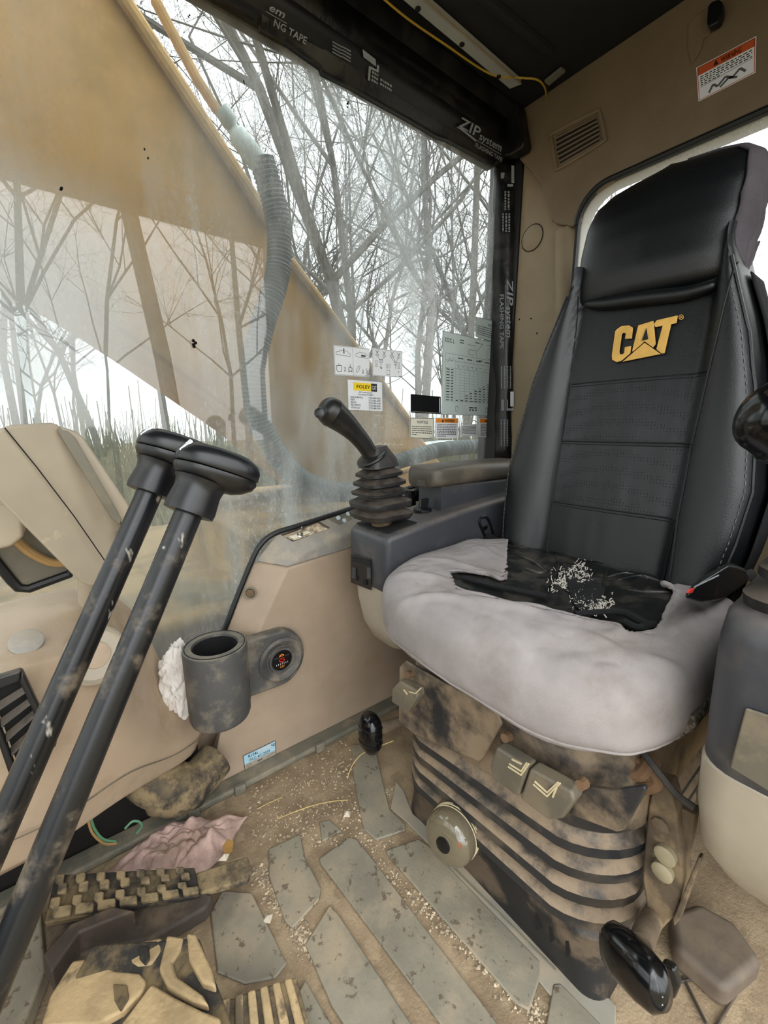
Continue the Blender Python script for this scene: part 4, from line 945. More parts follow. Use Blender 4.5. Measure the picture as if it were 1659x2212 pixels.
# headrest
HW = ((1.03, .128), (1.06, .136), (1.14, .139), (1.20, .138), (1.232, .130), (1.252, .108), (1.263, .07), (1.268, .02))
HF = ((1.03, .900), (1.045, .880), (1.08, .876), (1.14, .886), (1.19, .900), (1.225, .918), (1.25, .940), (1.268, .962))
HB = ((1.03, .955), (1.08, .985), (1.2, 1.01), (1.24, 1.01), (1.268, .99))
def head_ring(z, gx=0., n=80):
    w = interp(HW, z)+gx; xf = interp(HF, z)-gx; xb = interp(HB, z)+gx; cx_ = (xf+xb)/2; hx = (xb-xf)/2; r = []
    for i in range(n):
        a = 2*math.pi*i/n; c, s_ = math.cos(a), math.sin(a); g = (abs(c)**3.6+abs(s_)**3.6)**(-1/3.6)
        r.append(Vector((cx_-c*g*hx-.012*(1-abs(s_))*max(0, c), YC+s_*g*w, z)))
    return r
zs = [1.03+.238*k/26 for k in range(27)]
hr = MB().loft([head_ring(z) for z in zs]).build('headrest', M['leather'], st, smooth=70)
# front apron of the headrest drooping over the backrest
q = smooth_path([P(x, y, B=.014) for x, y in ((1262, 658), (1310, 656), (1390, 645), (1480, 634), (1550, 614))], 6)
MB().tube(q, [.003+.010*math.sin(math.pi*i/(len(q)-1))**.5 for i in range(len(q))], 12).build('apron_roll', M['leather'], hr, smooth=70)
# worn grey cloth cover pulled over the door side and top of the headrest
v = []; f = []; n = 40
sel = list(range(38, 70))
for z in zs:
    rg = head_ring(z, .004)
    for i in sel:
        p = rg[i].copy(); a = (p.y-YC); k = noise.noise(Vector((p.x*30, p.y*18, z*14)))*.004+.003*math.sin((p.x*2+z)*55)*max(0, min(1, (1.2-z)/.1)); p += Vector((-k*.3, -abs(k), 0)); v.append(p)
m = len(sel)
for j in range(len(zs)-1):
    for i in range(m-1):
        a = j*m+i; pc = (v[a]+v[a+1]+v[a+m]+v[a+m+1])/4
        f.append((a, a+1, a+m+1, a+m))
MB().add(v, f).build('headrest_cover', M['fabric_dark'], hr, smooth=80, solid=.004)
for z0, z1 in ((1.04, 1.15), (1.035, 1.10)):
    q = [Vector((interp(HF, lerp(z0, z1, t/6))+.028+.03*t/6*(1 if z1 > 1.12 else 2), YC-.139-.004, lerp(z0, z1, t/6))) for t in range(7)]
    MB().tube(q, [.002, .004, .005, .005, .004, .003, .002], 8).build('cover_fold', M['fabric_dark'], hr)

# cushion: black top with the grey cover stretched around it
def fold(x0, y0, x1, y1, w, h):
    a_, b_ = P(x0, y0, Z=.535), P(x1, y1, Z=.535); return ((a_.x, a_.y), (b_.x, b_.y), w, h)
FOLDS = [fold(985, 1290, 1190, 1332, .009, .008), fold(850, 1235, 985, 1262, .007, .006), fold(860, 1270, 990, 1290, .008, .006), fold(900, 1215, 1075, 1240, .008, .006), fold(1320, 1385, 1460, 1350, .008, .008),
         fold(1250, 1375, 1350, 1420, .009, .006), fold(1440, 1400, 1500, 1330, .010, .007), fold(1190, 1400, 1300, 1440, .012, .005), fold(1060, 1340, 1150, 1400, .010, .005), fold(1380, 1430, 1470, 1440, .008, .006)]
CC = Vector((.635, .372, .475)); CA, CB, CZ = .200, .250, .068
def sgp(v, e): return math.copysign(abs(v)**e, v)
def cush(u, v, g=0.):
    e2, e1 = .5, .55
    cu, su = sgp(math.cos(u), e2), sgp(math.sin(u), e2); cv, sv = sgp(math.cos(v), e1), sgp(math.sin(v), e1)
    p = Vector(((CA+g)*cu*cv, (CB+g)*su*cv, (CZ+g)*sv))
    fx = -p.x/CA; fy = p.y/CB
    if p.z > 0: p.z += .010*max(0, 1-fx*fx)*0 - .016*max(0, 1-(fy/.62)**2)*max(0, 1-(fx/.75)**2) + .012*max(0, abs(fy)-.55)/.45
    if p.z < 0: p.z *= .72
    p.z += -.008*max(0, fx)**3 - .006*fx
    p.x += -.022*max(0, fx)*(1-.9*fy*fy)            # bowed front edge
    if g:
        p += Vector((0, 0, 1))*(.007*noise.noise(Vector((p.x*15, p.y*11, 3)))+.0035*abs(noise.noise(Vector((p.x*34+p.y*22, p.y*24-p.x*12, 8)))))
        q_ = CC+p
        if p.z > 0:
            for (ax_, ay_), (bx_, by_), w_, h_ in FOLDS:
                dx_, dy_ = bx_-ax_, by_-ay_; L_ = dx_*dx_+dy_*dy_; t_ = max(0, min(1, ((q_.x-ax_)*dx_+(q_.y-ay_)*dy_)/L_))
                d_ = math.hypot(q_.x-ax_-dx_*t_, q_.y-ay_-dy_*t_); p.z += h_*math.exp(-(d_/w_)**2)*(.35+.65*math.sin(math.pi*t_))
    return CC+p
def inside(pt, poly):
    x, y = pt; c = False
    for (a, b), (d, e) in zip(poly, poly[1:]+poly[:1]):
        if (b > y) != (e > y) and x < (d-a)*(y-b)/(e-b)+a: c = not c
    return c
def closed_ellipsoid(nu, nv, g, keep=None, v0=-1.5707, v1=1.5707):
    v = [cush(2*math.pi*i/nu, v0+(v1-v0)*j/nv, g) for j in range(nv+1) for i in range(nu)]; f = []
    for j in range(nv):
        for i in range(nu):
            q = (j*nu+i, j*nu+(i+1) % nu, (j+1)*nu+(i+1) % nu, (j+1)*nu+i)
            if keep is None or keep(sum((v[k] for k in q), Vector())/4): f.append(q)
    return MB().add(v, f)
cs = closed_ellipsoid(96, 40, 0.).build('cushion', M['leather_torn'], st, smooth=80)
HOLE = [(1098, 1150), (1090, 1250), (1050, 1243), (972, 1243), (982, 1272), (1060, 1296), (1130, 1310), (1186, 1322), (1230, 1340), (1320, 1366), (1350, 1384), (1408, 1386), (1436, 1352), (1456, 1300), (1432, 1282), (1500, 1264), (1500, 1200), (1300, 1140)]
hp = [P(x, y, Z=.535) for x, y in HOLE]; hp = [(p.x, p.y) for p in hp]
cv = closed_ellipsoid(300, 120, .007, lambda p: not (p.z > .49 and inside((p.x, p.y), hp)), v0=-.62).build('seat_cover', M['fabric'], st, smooth=80, solid=.003)
def cover_edge(a, b):
    p = P(a, b, Z=.532); return Vector((p.x, p.y, top_z(p.x, p.y)+.006))
# rolled hem along the lower edge of the cover and foam showing under the raised corner
for v_, r_ in ((-.30, .0022), (-.50, .0045)):
    MB().tube([cush(2*math.pi*i/160, v_, .0085) for i in range(161)], r_, 8).build('hem', M['fabric'], cv, smooth=80)
fo = [P(x, y, X=.53) for x, y in ((1385, 1600), (1420, 1560), (1500, 1545), (1505, 1575), (1460, 1605), (1400, 1618))]
MB().prism(fo, (.08, 0, .0)).build('foam_block', M['foam'], st, bevel=.008)
# wrinkled leather flap, torn lining and seams on the cushion
def top_z(x, y):
    a = (x-CC.x)/CA; b_ = (y-CC.y)/CB; best = None
    u = math.atan2(sgp(b_, 2), sgp(a, 2))
    rr = max(abs(a), abs(b_)); 
    lo, hi = 0., 1.5707
    for _ in range(24):
        m_ = (lo+hi)/2; p = cush(u, m_); 
        if math.hypot(p.x-CC.x, p.y-CC.y) > math.hypot(x-CC.x, y-CC.y): lo = m_
        else: hi = m_
    return cush(u, lo).z
def cpt(x, y, lift=.002):
    p = P(x, y, Z=.525); return Vector((p.x, p.y, top_z(p.x, p.y)+lift))
eg = smooth_path([cover_edge(x, y) for x, y in HOLE[0:16]], 6)
MB().tube([p+Vector((random.uniform(-.001, .001), random.uniform(-.001, .001), 0)) for p in eg], [.0042+.0012*math.sin(i*.7) for i in range(len(eg))], 8).build('torn_edge', M['fabric'], cv, smooth=80)
fz = MB()
for k in range(420):
    cxp, cyp = random.choice(((1245, 1250, 30, 18), (1265, 1300, 26, 26), (1225, 1262, 20, 20), (1290, 1325, 18, 16)))[:2]
    x, y = random.gauss(cxp, 15), random.gauss(cyp, 11)
    pts = [cpt(x, y, .004)]
    for j in range(3): x += random.gauss(0, 3.2); y += random.gauss(.6, 2.4); pts.append(cpt(x, y, random.uniform(.003, .006)))
    fz.tube(pts, random.uniform(.0003, .0008), 4)
fz.build('torn_lining', M['fray'], cs)
tr_ = [cpt(x, y, .003) for x, y in ((1215, 1240), (1260, 1235), (1275, 1262), (1305, 1285), (1300, 1330), (1270, 1350), (1240, 1320), (1225, 1280))]
MB().prism(tr_, (0, 0, .001)).build('exposed_foam', M['felt'], cs, smooth=0)
for pts in (((1190, 1205), (1205, 1232), (1193, 1262), (1180, 1275)), ((1310, 1250), (1300, 1285), (1290, 1325)), ((1195, 1200), (1260, 1225), (1340, 1240), (1440, 1258)), ((1108, 1198), (1185, 1200))):
    MB().tube(smooth_path([cpt(x, y, .003) for x, y in pts], 6), .0016, 6).build('seam', M['leather_torn'], cs)
for pts in (((1240, 1345), (1300, 1345), (1345, 1352), (1380, 1372), (1405, 1380)), ((1345, 1372), (1375, 1385), (1408, 1378)), ((1000, 1262), (1080, 1278), (1180, 1300))):
    MB().tube(smooth_path([cpt(x, y, .006) for x, y in pts], 6), .005, 8).build('fabric_edge', M['felt'], cs)
for pts in (((1120, 1215), (1150, 1225), (1175, 1240)), ((1330, 1270), (1380, 1262), (1440, 1275)), ((1350, 1290), (1400, 1300), (1450, 1305)), ((1310, 1262), (1350, 1256), (1400, 1268)), ((1130, 1235), (1165, 1245), (1185, 1238))):
    q = smooth_path([cpt(x, y, .001) for x, y in pts], 6); MB().tube(q, [.001+.004*math.sin(math.pi*i/(len(q)-1)) for i in range(len(q))], 8).build('leather_crease', M['leather_torn'], cs, smooth=80)
# dark fabric corner behind the cover on the far side
MB().tube([P(x, y, X=.80) for x, y in ((1025, 1158), (1060, 1163), (1092, 1178))], [.006, .012, .008], 10).build('cushion_corner', M['felt'], st, smooth=80)

# buckle
bk = thing('seat_belt_buckle', 'black seat belt buckle lying on the door side of the cushion', 'buckle', P(1560, 1280, Y=.15))
MB().loft([[P(x, y, Y=.165) for x, y in ((1478, 1282), (1512, 1248), (1575, 1212), (1612, 1222), (1618, 1250), (1560, 1288), (1515, 1293))], [P(x, y, Y=.14)+Vector((0, 0, -.006)) for x, y in ((1478, 1282), (1512, 1248), (1575, 1212), (1612, 1222), (1618, 1250), (1560, 1288), (1515, 1293))]]).build('housing', M['rubber_clean'], bk, bevel=.004)
MB().prism([P(x, y, Y=.139) for x, y in ((1482, 1280), (1488, 1273), (1496, 1270), (1492, 1279))], (0, -.002, 0)).build('release_button', M['red'], bk, smooth=0)
MB().tube([P(1500, 1268, Y=.138), P(1552, 1243, Y=.138)], .0009, 5).build('edge_line', M['print_grey'], bk)
MB().tube(smooth_path([P(1600, 1235, Y=.15), P(1625, 1240, Y=.145), P(1635, 1270, Y=.14), P(1620, 1300, Y=.14)], 5), .016, 8, sq=.35).build('webbing', M['belt'], bk)

# suspension: pan, bellows, base
def pan_ring(z, xf, w, bow=.03, n=44, xb=.86, pw=5., bowy=0.):
    r = []
    for i in range(n):
        a = 2*math.pi*i/n; c, s_ = math.cos(a), math.sin(a); g = (abs(c)**pw+abs(s_)**pw)**(-1/pw)
        hx = (xb-xf)/2; x = (xf+xb)/2-c*g*hx; y = YC-.005+s_*g*w
        if c > 0: x += bow*(s_*g)**2*c
        r.append(Vector((x, y, z)))
    return r
SY = .358
def srr(z, xf, hw, r=.075, bow=.02, xb=.84, k=.13):
    hx = (xb-xf)/2; out_ = []
    for a, b_ in rrect(hx, hw, r, 7):
        t_ = max(0, -a/hx); y = SY+b_; out_.append(Vector(((xf+xb)/2+a+bow*t_*(b_/hw)**2, y, z+k*(YC-y))))
    return out_
MB().loft([srr(.415, .485, .190), srr(.395, .468, .208), srr(.30, .458, .214), srr(.270, .457, .214), srr(.262, .462, .210), srr(.262, .485, .190)]).build('pan', M['pan'], st, smooth=40)
pc_ = [P(x, y, X=.458) for x, y in ((868, 1438), (866, 1554), (900, 1584), (1040, 1642), (1052, 1630), (1076, 1586), (1090, 1560), (1080, 1530), (960, 1470), (882, 1424))]
MB().prism(pc_, (-.007, 0, 0)).build('pan_front', M['pan'], st, bevel=.004)
pc_ = [P(x, y, X=.460) for x, y in ((1262, 1690), (1330, 1700), (1398, 1690), (1402, 1700), (1355, 1786), (1340, 1790), (1235, 1752))]
MB().prism(pc_, (-.008, 0, 0)).build('pan_front', M['pan'], st, bevel=.004)
rg = [srr(.270, .480, .190)]
for k, zr in enumerate((.232, .196, .160, .124)):
    kk = .13-.022*k
    rg += [srr(zr+.010, .461, .211, .08, .03, k=kk), srr(zr+.006, .456, .216, .08, .03, k=kk), srr(zr-.010, .457, .215, .08, .03, k=kk), srr(zr-.012, .462, .210, .08, .03, k=kk), srr(zr-.014, .486, .186, .06, .02, k=kk)]
rg.append(srr(.095, .484, .19, .06, .02, k=.04))
MB().loft(rg).build('bellows', M['bellows'], st, smooth=30)
bs_ = MB().loft([srr(.112, .476, .200, .05, .015, k=.04), srr(.105, .472, .205, .05, .015, k=.03), srr(.055, .482, .204, .05, .012, k=.01), srr(.0, .496, .206, .03, .0, k=0)]).build('suspension_base', M['base'], st, smooth=40)
for x, y in ((1163, 1985), (1193, 2010), (1228, 2040)):
    q = [P(x+a, y+b, X=.489) for a, b in ((-4, -24), (3, -20), (6, 18), (-2, 22))]
    MB().prism(q, (-.004, 0, 0)).build('vent_slot', M['dark_hole'], bs_, smooth=0)
for x, y in ((1345, 1955), (1365, 1990), (1385, 1950)):
    MB().prism([P(x+a, y+b, Y=.158) for a, b in ((-4, -20), (3, -16), (6, 18), (-2, 22))], (0, -.003, 0)).build('vent_slot', M['dark_hole'], bs_, smooth=0)
# adjusting tabs
def slab(px, X, th, name, mat, parent, bev=.004): return MB().prism([P(x, y, X=X) for x, y in px], (-th, 0, 0)).build(name, mat, parent, bevel=bev, seg=3)
ta = slab([(1092, 1598), (1162, 1640), (1140, 1705), (1085, 1665), (1078, 1640)], .448, .022, 'adjusting_tab', M['tab'], st)
tb = slab([(1165, 1642), (1255, 1690), (1262, 1710), (1235, 1748), (1205, 1752), (1143, 1707)], .448, .022, 'adjusting_tab', M['tab'], st)
tc = slab([(880, 1462), (918, 1482), (920, 1498), (897, 1530), (862, 1508), (864, 1480)], .452, .020, 'adjusting_tab', M['tab'], st)
def icon(px, X, parent):
    MB().tube([P(x, y, X=X) for x, y in px], .0013, 4).build('icon', M['icon'], parent, smooth=0)
for px in ([(1100, 1650), (1126, 1666), (1138, 1648)], [(1098, 1656), (1126, 1674), (1142, 1650)], [(1106, 1640), (1126, 1650)]): icon(px, .4245, ta)
for px in ([(1155, 1688), (1182, 1712), (1206, 1690)], [(1152, 1694), (1182, 1720), (1210, 1692)], [(1194, 1722), (1202, 1702)]): icon(px, .4245, tb)
for px in ([(884, 1494), (898, 1498), (910, 1486)], [(872, 1490), (880, 1500)]): icon(px, .4305, tc)
for x, y in ((1100, 1590), (1262, 1690), (890, 1455)): MB().lathe([(.007, 0), (.006, .012)], P(x, y, X=.452), (-1, 0, .2), 10).build('tab_pin', M['rust'], st)
# ride-weight knob
ko = P(975, 1804, X=.45); ka = Vector((-.95, -.22, .16))
kb = MB().lathe([(.030, -.028), (.041, -.026), (.043, -.020), (.044, .0), (.042, .014), (.036, .022), (.026, .026), (.012, .027)], ko, ka, 40).build('weight_knob', M['amber'], st, smooth=40)
MB().lathe([(.0125, .026), (.0125, .029), (.009, .030)], ko, ka, 24).build('knob_centre', M['badge'], kb)
for h in (-.012, -.016, -.006): MB().lathe([(.0438, h), (.0447, h+.0008), (.0438, h+.0016)], ko, ka, 40).build('knob_ring', M['icon'], kb)
MB().lathe([(.034, -.034), (.047, -.034), (.047, -.024), (.034, -.022)], ko, ka, 40).build('knob_skirt', M['base'], kb)
ks = Sheet([P(990, 1800, X=.415), P(1003, 1808, X=.415), P(1000, 1836, X=.415), P(987, 1828, X=.415)], (-.8, -.5, .3), .001)
ks.text('print_white', '50', .3, .45, .4, .6); ks.text('orange_red', '100', .0, .95, .4, .8)
for k, m in ks.mb.items(): m.build('lettering', M[k], kb, smooth=0)
MB().tube([ko-ka*.02, ko-ka*.10], .02, 12).build('knob_shaft', M['metal_dust'], st)
# cables and steel bracket on the door side
for pts, r in (([(1290, 1625), (1315, 1665), (1370, 1700), (1420, 1690), (1400, 1650)], .008), ([(1310, 1635), (1380, 1670), (1410, 1640)], .010), ([(1330, 1625), (1400, 1655), (1400, 1700)], .005)):
    MB().tube(smooth_path([P(x, y, X=.52) for x, y in pts], 6), r, 10).build('cable', M['rust'], st)
MB().tube(smooth_path([P(x, y, X=.50) for x, y in ((1378, 1610), (1420, 1665), (1460, 1715), (1500, 1745))], 5), .004, 8).build('strap', M['belt'], st)
br = MB().prism([P(x, y, X=.535) for x, y in ((1412, 1690), (1446, 1700), (1462, 1760), (1478, 1900), (1462, 1975), (1400, 2040), (1372, 2010), (1395, 1955), (1386, 1900), (1390, 1840), (1400, 1740))], (.03, 0, 0)).build('side_bracket', M['metal_dust'], st, bevel=.004)
for x, y in ((1440, 1843), (1434, 1878)): MB().lathe([(.012, 0), (.012, .007), (.009, .009)], P(x, y, X=.534), (-1, 0, 0), 14).build('bolt', M['bolt'], br)
MB().lathe([(.010, 0), (.010, .003), (.005, .005)], P(1428, 1782, X=.534), (-1, 0, 0), 8).build('bolt', M['metal_dust'], br)
MB().prism([P(x, y, X=.55) for x, y in ((1455, 1740), (1502, 1760), (1490, 1830), (1470, 1900), (1465, 1980), (1458, 1950), (1470, 1850))], (.02, 0, 0)).build('side_plate', M['metal_dust'], st, bevel=.003)
MB().prism([P(x, y, X=.53) for x, y in ((1508, 1850), (1516, 1856), (1470, 1985), (1455, 2003), (1453, 1985))], (.01, 0, 0)).build('side_plate', M['metal_dust'], st, bevel=.002)

# slide handles on both sides of the base
th = thing('slide_handle', 'black T-shaped slide handle beside the far side of the seat base', 'handle', P(800, 1640, Y=.62))
to = P(800, 1583, Y=.615)
MB().lathe([(.0, -.040), (.018, -.038), (.026, -.025), (.028, 0), (.026, .025), (.018, .038), (0, .040)], to, (.05, .1, 1), 24, e=(1, 0, 0), sx=.75, sy=1., pw=2.6).build('grip', M['gloss_black'], th, smooth=60)
for h in (-.016, .016): MB().lathe([(.0262, h-.001), (.0285, h), (.0262, h+.001)], to, (.05, .1, 1), 24, e=(1, 0, 0), sx=.75, sy=1., pw=2.6).build('groove', M['rubber_clean'], th)
MB().tube([to+Vector((.01, 0, 0)), to+Vector((.10, -.02, .0))], .012, 12).build('stalk', M['metal_dust'], th)
oh = thing('slide_handle', 'glossy black oval knob beside the near side of the seat base', 'handle', P(1390, 2160, Z=.0))
oo = P(1366, 2082, X=.445); oa = (P(1300, 2010, X=.46)-P(1440, 2150, X=.44)).normalized()
MB().lathe([(.0, -.041), (.014, -.039), (.024, -.030), (.0275, -.012), (.0275, .012), (.023, .029), (.014, .036), (0, .037)], oo, oa, 28, e=(-1, -.3, .3), sx=.75, sy=1., pw=2.4).build('grip', M['gloss_black'], oh, smooth=60)
for d_ in (-.30, .35):
    eq = [oo+oa*(t_*.035)+oa.cross(Vector((-1, -.3, .3))).normalized()*(.0255*math.sqrt(max(0, 1-abs(t_*.93)**2.6))*math.sin(d_))+Vector((-1, -.3, .3)).normalized()*(.0200*math.sqrt(max(0, 1-abs(t_*.93)**2.6))*math.cos(d_)) for t_ in [k/8-1 for k in range(17)]]
    MB().tube(eq, .0009, 6).build('mould_line', M['print_grey'], oh)
MB().tube(smooth_path([oo+Vector((.02, 0, .008)), lerp(oo+Vector((.02, 0, .008)), P(1408, 1985, X=.535), .5)+Vector((0, 0, .006)), P(1408, 1985, X=.535)], 4), .0125, 16).build('stalk', M['metal_dust'], oh, smooth=60)
MB().prism([P(x, y, X=.50) for x, y in ((1428, 2080), (1455, 2095), (1468, 2135), (1455, 2165), (1420, 2140))], (.012, 0, 0)).build('stop', M['rubber_clean'], oh, bevel=.004)

# ------------------------------------------------------------------ door side console with the second joystick
lc = thing('armrest_console', 'dark grey door side console with pale lower cover at the right edge', 'console', (.55, .02, .2))
def lc_ring(z, xf, ya, yb=-.10, xr=.95, r=.03): 
    hx = (xr-xf)/2; hy = (ya-yb)/2; return [Vector(((xr+xf)/2+a, (ya+yb)/2+b, z)) for a, b in rrect(hx, hy, r, 6)]
MB().loft([lc_ring(.470, .462, .0905), lc_ring(.53, .456, .092), lc_ring(.61, .452, .093), lc_ring(.632, .455, .091), lc_ring(.640, .466, .083)]).build('body', M['pod'], lc, smooth=50)
MB().loft([lc_ring(.310, .530, .060), lc_ring(.325, .510, .074), lc_ring(.36, .485, .086), lc_ring(.42, .468, .0915), lc_ring(.475, .460, .0925), lc_ring(.478, .463, .0905)]).build('lower_cover', M['beige_light'], lc, smooth=50)
MB().prism([P(x, y, X=.453) for x, y in ((1612, 1527), (1700, 1555), (1700, 1730), (1578, 1655))], (-.003, 0, 0)).build('inset_panel', M['tab'], lc, bevel=.002)
lj = thing('joystick', 'black joystick with smooth wedge grip at the right edge by the door', 'joystick', (.52, .03, .64))
rings = []
for r, z in ((.068, .640), (.070, .650), (.052, .662), (.062, .668), (.062, .676), (.046, .688), (.056, .694), (.055, .702), (.030, .715), (.016, .73)):
    rings.append([Vector((.535+a, .022+b, z)) for a, b in rrect(r, r*.9, r*.4, 5)])
MB().loft(rings).build('boot', M['rubber'], lj, smooth=40)
g = [Vector((.535, .012, .70)), Vector((.528, .028, .745)), Vector((.518, .050, .780)), Vector((.508, .072, .800)), Vector((.502, .086, .808))]
capsule(g, ((0, .024), (.25, .027), (.5, .033), (.8, .038), (1, .034))).build('grip', M['gloss_black'], lj, smooth=70)

# ------------------------------------------------------------------ floor: mat pads, rail, pedals, litter
mt = thing('floor_mat', 'grey rubber floor mat of raised pads under blown sand', 'mat', (.35, .45, 0))
PADS = [[(760, 1612), (808, 1610), (842, 1752), (877, 1785), (874, 1798), (813, 1818), (786, 1795), (765, 1690)],
        [(833, 1841), (903, 1816), (925, 1830), (1165, 2080), (1168, 2112), (1143, 2188), (1118, 2175), (838, 1852)],
        [(690, 1858), (755, 1812), (772, 1817), (812, 1868), (1110, 2262), (985, 2262), (693, 1870)],
        [(690, 1780), (712, 1774), (738, 1798), (696, 1822)],
        [(580, 1838), (649, 1806), (660, 1858), (694, 1923), (690, 1947), (632, 2010), (616, 1995), (582, 1899)],
        [(712, 1958), (733, 1981), (838, 2140), (925, 2270), (790, 2290), (717, 2178), (659, 2045)],
        [(480, 1928), (545, 1933), (620, 2085), (596, 2116), (530, 2130), (470, 2105), (455, 1975)],
        [(1194, 2130), (1210, 2128), (1340, 2260), (1170, 2270)],
        [(600, 2230), (660, 2120), (700, 2190), (760, 2290), (640, 2300)],
        [(560, 2150), (640, 2120), (652, 2110), (570, 2260), (540, 2250)]]
for q in PADS[:9]:
    MB().prism([P(x, y, Z=.0005) for x, y in q], (0, 0, .0055)).build('mat_pad', M['pad'], mt, bevel=.003)
MB().prism([P(x, y, Z=.0005) for x, y in ((855, 1690), (872, 1710), (892, 1760), (1180, 2020), (1330, 2175), (1330, 2290), (1250, 2230), (925, 1826), (880, 1780), (843, 1748))], (0, 0, .004)).build('mat_border', M['ledge'], mt, bevel=.002)
MB().tube([P(975, 1870, Z=.006), P(1200, 2095, Z=.006)], .0012, 6).build('mat_groove', M['rail'], mt)
fb = thing('floor_rail', 'grey green channel rail along the foot of the side panel', 'rail', (.3, .84, 0))
MB().prism([Vector((-.40, .815, .0)), Vector((.99, .815, .0)), Vector((.99, .815, .016)), Vector((-.40, .815, .016))], (0, .042, 0)).build('channel', M['rail'], fb, bevel=.006)
for x, y in ((692, 1622), (520, 1722), (420, 1770)):
    o = P(x, y, Y=.812); MB().box((o.x, .813, .011), (.012, .006, .011)).build('clip', M['rail'], fb, bevel=.003)
# dark cavity, duct elbow, block and wires under the dash
dc = thing('duct_elbow', 'dirt caked black duct elbow under the dash', 'duct', P(380, 1750, Y=.82))
MB().tube(smooth_path([P(465, 1640, Y=.84), P(430, 1680, Y=.82), P(385, 1705, Y=.815), P(335, 1695, Y=.82), P(300, 1665, Y=.84)], 6), [.040]*8+[.047]*9+[.040]*8, 24).build('elbow', M['tread'], dc, smooth=60)
for nm, mt_, lab, pts in (('green_wire', 'green_wire', 'thin green wire hanging under the dash', [(196, 1765), (204, 1790), (222, 1812), (250, 1818)]), ('tan_wire', 'tan_wire', 'tan wire hanging under the dash beside the green one', [(190, 1770), (200, 1800), (225, 1822), (252, 1822)]), ('looped_wire', 'green_wire', 'pale looped wire end on the floor under the dash', [(270, 1790), (285, 1775), (300, 1775), (306, 1785), (295, 1800)])):
    tag(MB().tube(smooth_path([P(x, y, Y=.80) for x, y in pts], 6), .0022, 6).build(nm, M[mt_]), lab, 'wire')
tag(MB().box((-.23, .868, .10), (.39, .008, .14)).build('cavity_shade_panel', M['cavity'], None, bevel=.004), 'near-black panel painting in the shade under the dash', 'panel')  # panel coloured near-black to paint the shade under the dash

# pedals
def tread_cells(o, ux, uy, nrm, cells, h, parent, mat, name='tread_lug'):
    for c in cells:
        pts = [o+ux*a+uy*b for a, b in c]; MB().prism(pts, nrm*h).build(name, mat, parent, bevel=.0025)
# far pedal: narrow ribbed tread seen edge-on
p1 = thing('foot_pedal', 'muddy ribbed foot pedal lying across the floor nearest the rag', 'pedal', P(300, 2000, Z=.02))
q = [P(95, 1905, Z=.085), P(425, 1880, Z=.085), P(437, 1938, Z=.075), P(90, 2005, Z=.075)]
q = [P(118, 1890, Z=.090), P(420, 1873, Z=.078), P(432, 1935, Z=.066), P(95, 1995, Z=.074)]
nr = (q[1]-q[0]).cross(q[3]-q[0]).normalized(); nr = nr if nr.z > 0 else -nr
MB().prism([a-nr*.012 for a in q], nr*.012).build('plate', M['tread_dark'], p1, bevel=.002)
def bil(q, u, v): return lerp(lerp(q[0], q[1], u), lerp(q[3], q[2], u), v)
for k in range(7):
    for r_ in range(2):
        u0 = .02+k*.14; v0 = .04+r_*.5; w = .115; sh = .03 if r_ else -.02
        c = [(u0, v0), (u0+w*.55, v0), (u0+w*.55, v0+.2), (u0+w+sh, v0+.2), (u0+w+sh, v0+.44), (u0+.03, v0+.44), (u0+.03, v0+.25), (u0, v0+.2)]
        MB().prism([bil(q, min(1, a), b) for a, b in c], nr*.009).build('tread_lug', M['tread'], p1, bevel=.0025)
MB().prism([P(x, y, Z=.062) for x, y in ((420, 1885), (535, 1848), (545, 1875), (535, 1900), (430, 1930))], (0, 0, -.012)).build('end_plate', M['tread'], p1, bevel=.004)
MB().prism([P(x, y, Z=.03) for x, y in ((100, 2020), (440, 1950), (465, 1960), (450, 1990), (330, 2060), (110, 2110))], (0, 0, .028)).build('pedal_arm', M['dark_steel'], p1, bevel=.006)
# near pedal: large tread with hexagonal lugs
p2 = thing('foot_pedal', 'large mud caked pedal with chunky lugs at the bottom left', 'pedal', P(300, 2300, Z=.03))
q = [P(200, 2040, Z=.115), P(430, 2025, Z=.105), P(520, 2260, Z=.085), P(60, 2290, Z=.095)]
nr = (q[1]-q[0]).cross(q[3]-q[0]).normalized(); nr = nr if nr.z > 0 else -nr
MB().prism([a-nr*.014 for a in q], nr*.014).build('plate', M['tread_dark'], p2, bevel=.003)
def pxq(pts, Z): return [P(x, y, Z=Z) for x, y in pts]
for pts in ([(233, 2075), (262, 2062), (300, 2050), (352, 2040), (352, 2070), (330, 2100), (300, 2105), (268, 2095)],
            [(362, 2035), (400, 2040), (392, 2070), (375, 2095), (385, 2125), (440, 2165), (455, 2190), (420, 2180), (365, 2150), (345, 2110)],
            [(160, 2090), (225, 2082), (250, 2112), (305, 2118), (320, 2135), (310, 2160), (270, 2200), (215, 2230), (90, 2240), (110, 2170)],
            [(330, 2140), (380, 2170), (440, 2200), (480, 2215), (470, 2270), (300, 2270), (260, 2235)],
            [(405, 2030), (425, 2032), (460, 2110), (470, 2150), (440, 2140), (410, 2090)]):
    MB().prism(pxq(pts, .094), (0, 0, .014)).build('tread_lug', M['tread_sand'], p2, bevel=.004, seg=3)
for pts in ([(245, 2130), (275, 2132), (280, 2160), (262, 2190), (248, 2165)], [(300, 2050), (322, 2048), (325, 2075), (315, 2090), (302, 2075)]):
    MB().prism(pxq(pts, .106), (0, 0, .005)).build('lug_hollow', M['tread_dark'], p2, bevel=.002)
MB().prism(pxq([(100, 2110), (160, 2040), (250, 2000), (300, 2010), (180, 2060), (120, 2150)], .05), (0, 0, .04)).build('pedal_arm', M['dark_steel'], p2, bevel=.004)
